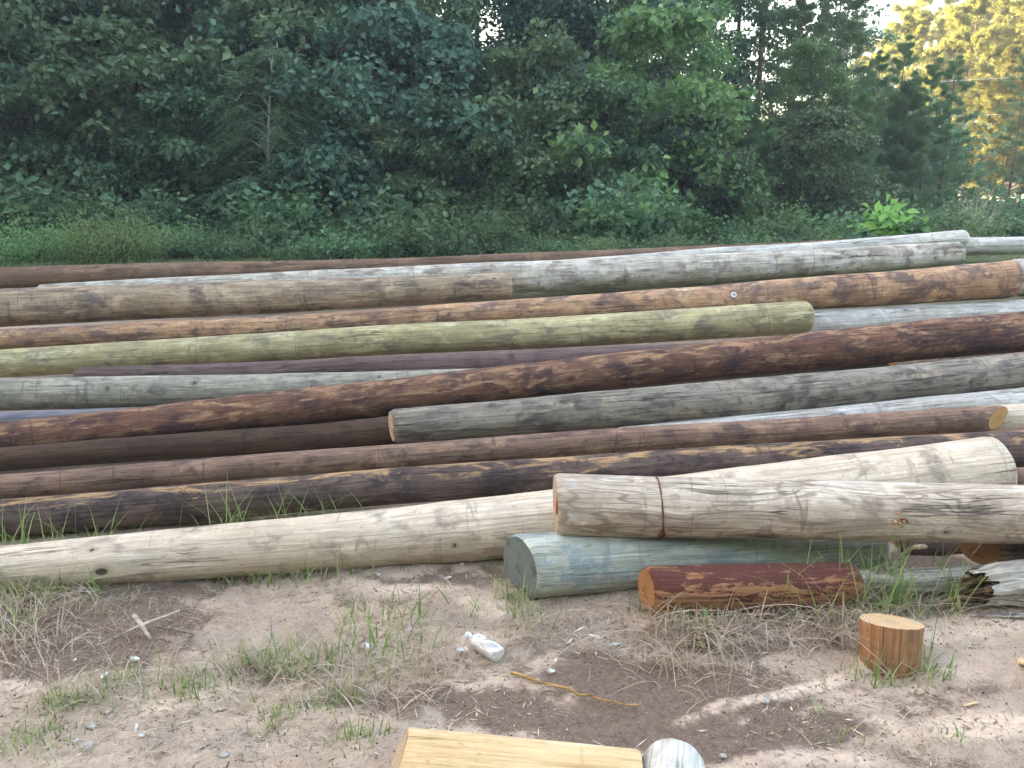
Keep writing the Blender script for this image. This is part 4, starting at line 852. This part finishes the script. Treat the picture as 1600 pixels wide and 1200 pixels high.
EXTRA={(490,17):'broad dark oak left of the narrow gap of bright sky',(1170,20):'tall bare-stemmed pine standing in the bright sky gap at right',(1110,15.5):'young bushy pine right in front, below the bright sky gap',
 (705,19.5):'young pine low under the narrow gap of bright sky',(900,19.5):'tall bare-stemmed pine near the middle of the wood edge',(1395,17.5):'young bushy pine behind the bright green sapling',(1462,19.5):'low dark pine at the right corner of the dark wood edge',
 (815,18.2):'slender dark tree just right of the narrow sky gap',(1085,21):'slender dark tree at left side of the bright sky gap',(1225,20.5):'slender dark tree at right side of the bright sky gap'}
for (u,Y,k,vn,s,rz) in TREES:
    e=put(PR[k][vn], X_at(u,Y), Y, s, rz, EXTRA.get((u,Y),LBL[k]), None if (u,Y)==(1395,17.5) else GT)
    if k in ('gum','oak','under','tall'):
        m_=LV[{400:4,330:4,330:4,1020:3,985:3,930:1,60:1,255:1,870:1,1265:2,1190:2,740:2,560:1,300:0,655:1}.get(u,(u*7+int(Y*10))%4 if k!='under' else (u//10)%3)]
        for c_ in COL.objects:
            if c_.parent is e and c_.name.startswith('crown'): c_.material_slots[0].link='OBJECT'; c_.material_slots[0].material=m_
put(PR['feather'][0], X_at(435,12.9), 12.7, .66, 2.9, LBL['feather'])
# bare pale snag reaching out of the leaves
r_=np.random.default_rng(31); sp=[]
base=np.array([X_at(492,13.4),13.4,float(gbase(0,13.4))])
def br(p0,p1,r0,r1,n=8,w=.05):
    k=np.linspace(0,1,n)[:,None]; P=p0+(p1-p0)*k+r_.normal(0,w,(n,3))*np.sin(k*math.pi); return (P,1.5*(r0+(r1-r0)*k[:,0]))
top=at(465,60,13.2)
sp.append(br(base,at(484,165,13.2),.07,.035)); sp.append(br(at(484,165,13.2),top,.035,.012)); sp.append(br(at(470,110,13.2),at(405,55,13.0),.022,.006)); sp.append(br(at(476,140,13.2),at(350,110,12.9),.02,.005)); sp.append(br(at(478,150,13.2),at(425,75,13.4),.018,.005)); sp.append(br(at(465,85,13.2),at(452,10,13.2),.014,.004)); sp.append(br(at(486,180,13.2),at(335,115,13.1),.016,.004))
tv,tf=tube_net(sp); org=base.copy(); o=link('dead_tree',mesh_np('dead_tree',tv-org,tf),PALEB,None,org); tag(o,'pale dead tree with bare grey branches among dark leaves','tree')
# pines in the sun, standing clear of the wood at right
for q,(u,Y,vn,s,rz,lab) in enumerate([(1560,31,0,.52,0,'pine in low sun, its yellow painted into the needles, nearest behind the overhead wires'),(1485,35,1,.74,2,LBL['litpine']),(1395,37,0,.72,3,LBL['litpine']),(1550,38,1,.86,1,LBL['litpine']),(1620,32,0,.9,4,LBL['litpine']),(1500,42,0,.86,5,LBL['litpine']),(1425,43,1,.94,.6,LBL['litpine']),(1345,40,0,.62,5.2,LBL['litpine']),(1590,44,1,1.08,2.6,LBL['litpine'])]):
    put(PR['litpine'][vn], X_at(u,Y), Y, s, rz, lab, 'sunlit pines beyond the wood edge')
put(PR['pine'][1], X_at(1570,26), 26, .46, 1, 'small shaded pine beneath the sunlit pines at far right')
put(PR['pine'][0], X_at(1630,25), 25, .5, 4, 'small dark pine at the right edge of the view')
# shrubs and weeds
def shrub(seed,H,Rm,n,leaf,per,mat,name,clump=.10,asp=.72,upb=.9):
    r=np.random.default_rng(seed); paths=[];tc=[]
    for i in range(n):
        a=r.uniform(0,6.28); rr=Rm*math.sqrt(r.uniform(0,1)); h=H*r.uniform(.45,1)*(1-.35*rr/Rm); k=np.linspace(0,1,6)[:,None]
        P=np.array([rr*.3*math.cos(a),rr*.3*math.sin(a),0])+np.array([rr*math.cos(a)*.8,rr*math.sin(a)*.8,0])*k**1.5+np.array([0,0,h])*k+r.normal(0,.02,(6,3)); paths.append((P,.010*(1-.7*k[:,0])))
        for j in (1,2,3,4,5): tc+= [P[j]]
    tc=np.array(tc); idx=np.repeat(np.arange(len(tc)),per); m=len(idx); off=r.normal(0,clump,(m,3))*[1,1,.8]; C=tc[idx]+off; C[:,2]=np.abs(C[:,2])
    Nn=unit(r.normal(0,.6,(m,3))+np.array([0,0,upb])); D=unit(r.normal(0,1,(m,3))+off/clump*.4); D=unit(D-Nn*np.sum(D*Nn,1)[:,None]); ln=leaf*r.uniform(.6,1.3,m)
    V,F=quads_leaf(C,Nn,D,ln,ln*asp); return proto(name,(paths,(V,F,np.clip(.5*r.uniform(0,1,len(tc))[idx]+.5*r.uniform(0,1,m),0,1))),BARK,mat)
SH=[shrub(40,1.2,.8,34,.13,9,LSH,'shrub'),shrub(41,1.0,1.0,40,.11,9,LSH,'shrub'),shrub(42,1.1,.75,60,.10,12,LW,'weed_clump',asp=.22,upb=.2),shrub(43,.8,.6,44,.09,9,LW,'weed_clump',asp=.4)]
GS='low shrubs along the foot of the wood'
rs=np.random.default_rng(50)
for q in range(40):
    u=-60+q*40+rs.uniform(-16,16); 
    if u>1500: continue
    Y=rs.uniform(10.4,13.2); k=SH[(0,1,0,1,3)[q%5]]; put(k,X_at(u,Y),Y,rs.uniform(.25,1.0),rs.uniform(0,6),'low dark green shrub along the foot of the wood',GS,'shrub',parts=('stems','leaves'))
for (u,Y,k,s,lab) in [(40,9.3,2,.55,'pale green weeds behind the pile at far left'),(175,9.2,2,.66,'tallest pale green feathery weeds behind the brown pole'),(120,9.6,2,.5,'pale green weeds between the two taller clumps at left'),(222,9.5,2,.5,'pale green weeds just right of the tallest clump'),(290,11,3,.7,'yellow-green weeds left of centre behind the pile'),(400,12.6,3,.8,'small yellow-green weeds below the feathery tree'),(490,12.8,3,.8,'small yellow-green weeds left of the oak foot'),
    (1065,13.2,3,1.0,'yellow-green weeds at foot of the wood under the sky gap'),(1020,13.6,3,.8,'low yellow-green weeds left of the sky gap'),(1230,13.6,3,1.0,'low yellow-green weeds behind whitish top pole'),(1180,13.8,3,1.1,'low weeds right of the young bushy pine'),(1335,13.8,3,.9,'low olive weeds left of the bright green sapling'),(1420,14.4,3,.8,'low weeds right of the bright green sapling'),(700,12.8,3,.6,'tiny pale weeds behind the middle of the pile'),(860,13.2,3,.6,'small pale weeds right of the middle of the pile')]:
    put(SH[k],X_at(u,Y),Y,s,rs.uniform(0,6),lab,'weeds behind the pile','weeds',parts=('stems','leaves'))
for q in range(34):
    u=235+q*37+rs.uniform(-15,15); Y=rs.uniform(9.6,10.4) if u<1150 else rs.uniform(10.6,12); put(SH[(0,1,0,1,3)[q%5]],X_at(u,Y),Y,rs.uniform(.26,.5),rs.uniform(0,6),'low leafy shrub close behind the pile','shrubs close behind the pile','shrub',parts=('stems','leaves'))
sap=shrub(60,1.0,.42,16,.20,6,LS,'sapling',clump=.09,asp=.8); put(sap,X_at(1372,11.2),11.2,.80,0,'bright green broad-leaved sapling behind the whitish top pole','sapling group','sapling',parts=('stems','leaves'))
dead=shrub(61,1.5,.5,40,.03,2,plain('dead_twig',(.30,.27,.22),.9),'dry_bush'); dead['bark']=PALEB
put(dead,X_at(1520,15.5),15.5,.85,0,'dry grey twiggy bush behind the pile at right',None,'bush',parts=('stems','leaves'))
for (u,Y,s) in ((1560,17,.8),(1600,16,.7),(1490,17.5,.8),(1530,19,1.1),(1580,20,1.2)):
    put(SH[1],X_at(u,Y),Y,s,u,'low dark green shrub along the foot of the wood',GS,'shrub',parts=('stems','leaves'))
# masses of wood nobody could count
def mass(name,boxes,leaf,mat,label,seed):
    r=np.random.default_rng(seed);Vs=[];Fs=[];Ts=[];o=0
    for (x0,x1,y0,y1,hf,n) in boxes:
        cx=r.uniform(x0,x1,n);cy=r.uniform(y0,y1,n);cz=hf(cx)*r.uniform(0,1,n)**.8+gbase(cx,cy); idx=np.repeat(np.arange(n),26);m=len(idx)
        C=np.stack([cx,cy,cz],-1)[idx]+r.normal(0,1,(m,3))*[leaf*2.2,leaf*2.2,leaf*1.1]
        Nn=unit(r.normal(0,.6,(m,3))+np.array([0,0,.8]));D=unit(r.normal(0,1,(m,3)));D=unit(D-Nn*np.sum(D*Nn,1)[:,None]);ln=leaf*r.uniform(.6,1.3,m)
        V,F=quads_leaf(C,Nn,D,ln,ln*.7);Vs.append(V);Fs.append(F+o);Ts.append(np.clip(.5*r.uniform(0,1,n)[idx]+.4*r.uniform(0,1,m),0,1));o+=len(V)
    tag(link(name,mesh_np(name,np.concatenate(Vs),np.concatenate(Fs),False,{'tint':np.concatenate(Ts)}),mat),label,'woods',kind='stuff')
def back_h(x):     # skyline of the wood behind, dipping where the sky shows through
    u=CX+FX*x/27.0
    return np.interp(u,[-400,640,690,715,745,800,1000,1070,1110,1170,1230,1290,1360,1500],[7.5,7.5,4,2.6,3.5,4.5,4.0,3.0,1.9,2.0,3.0,3.5,3.0,2.0])
mass('woods',[(-16,13.5,24.5,29,back_h,3000)],.26,LB,'dark mass of wood further back behind the front trees',70)
mass('woods',[(-46,-19,3,44,lambda x:17+0*x,5200),(-40,34,-26,-12,lambda x:13+0*x,3200)],.85,LB,'unseen tall wood added to the left and behind the viewer to shade the yard',71)  # out-of-view trees added to block the low sun and low skylight
# overhead wires crossing at right, from the wood to beyond the view
WM=plain('wire',(.55,.56,.55),.5,.05)
for (u0,v0,u1,v1,lab) in [(1380,134,1680,113,'upper pale overhead wire in front of the sunlit pines'),(1400,187,1680,171,'lower pale overhead wire in front of the sunlit pines')]:
    a=at(u0,v0,27.5); b=at(u1,v1,24.5); d=b-a; a2=a-d*.6; b2=b+d*1.2; k=np.linspace(0,1,40)[:,None]; P=a2+(b2-a2)*k; P[:,2]-=.25*np.sin(k[:,0]*math.pi)-.25*.9
    V,F=tube_net([(P,np.full(40,.011))],6); tag(link('overhead_wire',mesh_np('overhead_wire',V-P[0],F),WM,None,P[0]),lab,'wire','overhead wires')

# the thin evening air that pales the far trees
hz=mesh_np('haze',[(x,y,z) for z in (-1.2,22) for (x,y) in ((-60,-8),(60,-8),(60,72),(-60,72))],np.array([[0,3,2,1],[4,5,6,7],[0,1,5,4],[1,2,6,5],[2,3,7,6],[3,0,4,7]]),False)
HM=bpy.data.materials.new('evening_air'); HM.use_nodes=True; HM.node_tree.nodes.clear(); ho=HM.node_tree.nodes.new('ShaderNodeOutputMaterial'); hp=HM.node_tree.nodes.new('ShaderNodeVolumePrincipled')
hp.inputs['Color'].default_value=(.80,.90,1,1); hp.inputs['Density'].default_value=.0028; hp.inputs['Anisotropy'].default_value=.2; HM.node_tree.links.new(hp.outputs[0],ho.inputs['Volume'])
tag(link('haze',hz,HM),'thin pale evening air over the yard and the wood','haze',kind='stuff')
# ------------------------------------------------------------------ light, sky, camera
EL, AZ = R(13), math.atan2(-.93,.36)
w=bpy.data.worlds.new('World'); sc.world=w; w.use_nodes=True; nt=w.node_tree; bg=nt.nodes['Background']
sky=nt.nodes.new('ShaderNodeTexSky'); sky.sky_type='NISHITA'; sky.sun_disc=False; sky.sun_elevation=EL; sky.sun_rotation=AZ; sky.air_density=1.0; sky.dust_density=4; sky.ozone_density=1.0
mxs=nt.nodes.new('ShaderNodeMix'); mxs.data_type='RGBA'; mxs.blend_type='MULTIPLY'; mxs.inputs[0].default_value=1; nt.links.new(sky.outputs[0],mxs.inputs[6]); mxs.inputs[7].default_value=(1.165,1.0,.865,1); nt.links.new(mxs.outputs[2],bg.inputs[0]); bg.inputs[1].default_value=.15
sd=Vector((math.sin(AZ)*math.cos(EL),math.cos(AZ)*math.cos(EL),math.sin(EL)))
sl=bpy.data.lights.new('sun','SUN'); sl.energy=4.8; sl.angle=R(.5); sl.color=(1,.86,.60); so=bpy.data.objects.new('sun',sl); COL.objects.link(so); so.rotation_euler=sd.to_track_quat('Z','Y').to_euler()
so['kind']='helper'
cam=bpy.data.cameras.new('camera'); cam.sensor_width=36; cam.lens=36*FX/1600; cam.clip_end=3000; cam.clip_start=.05
co=bpy.data.objects.new('camera',cam); COL.objects.link(co); co.location=(0,0,CAM_Z); co.rotation_euler=(math.pi/2-PITCH,0,0); sc.camera=co
sc.view_settings.view_transform='Standard'; sc.view_settings.look='None'; sc.view_settings.gamma=1; sc.view_settings.exposure=3.5
sc.render.resolution_x=1024; sc.render.resolution_y=768
sc.cycles.max_bounces=7; sc.cycles.transparent_max_bounces=8; sc.cycles.diffuse_bounces=4
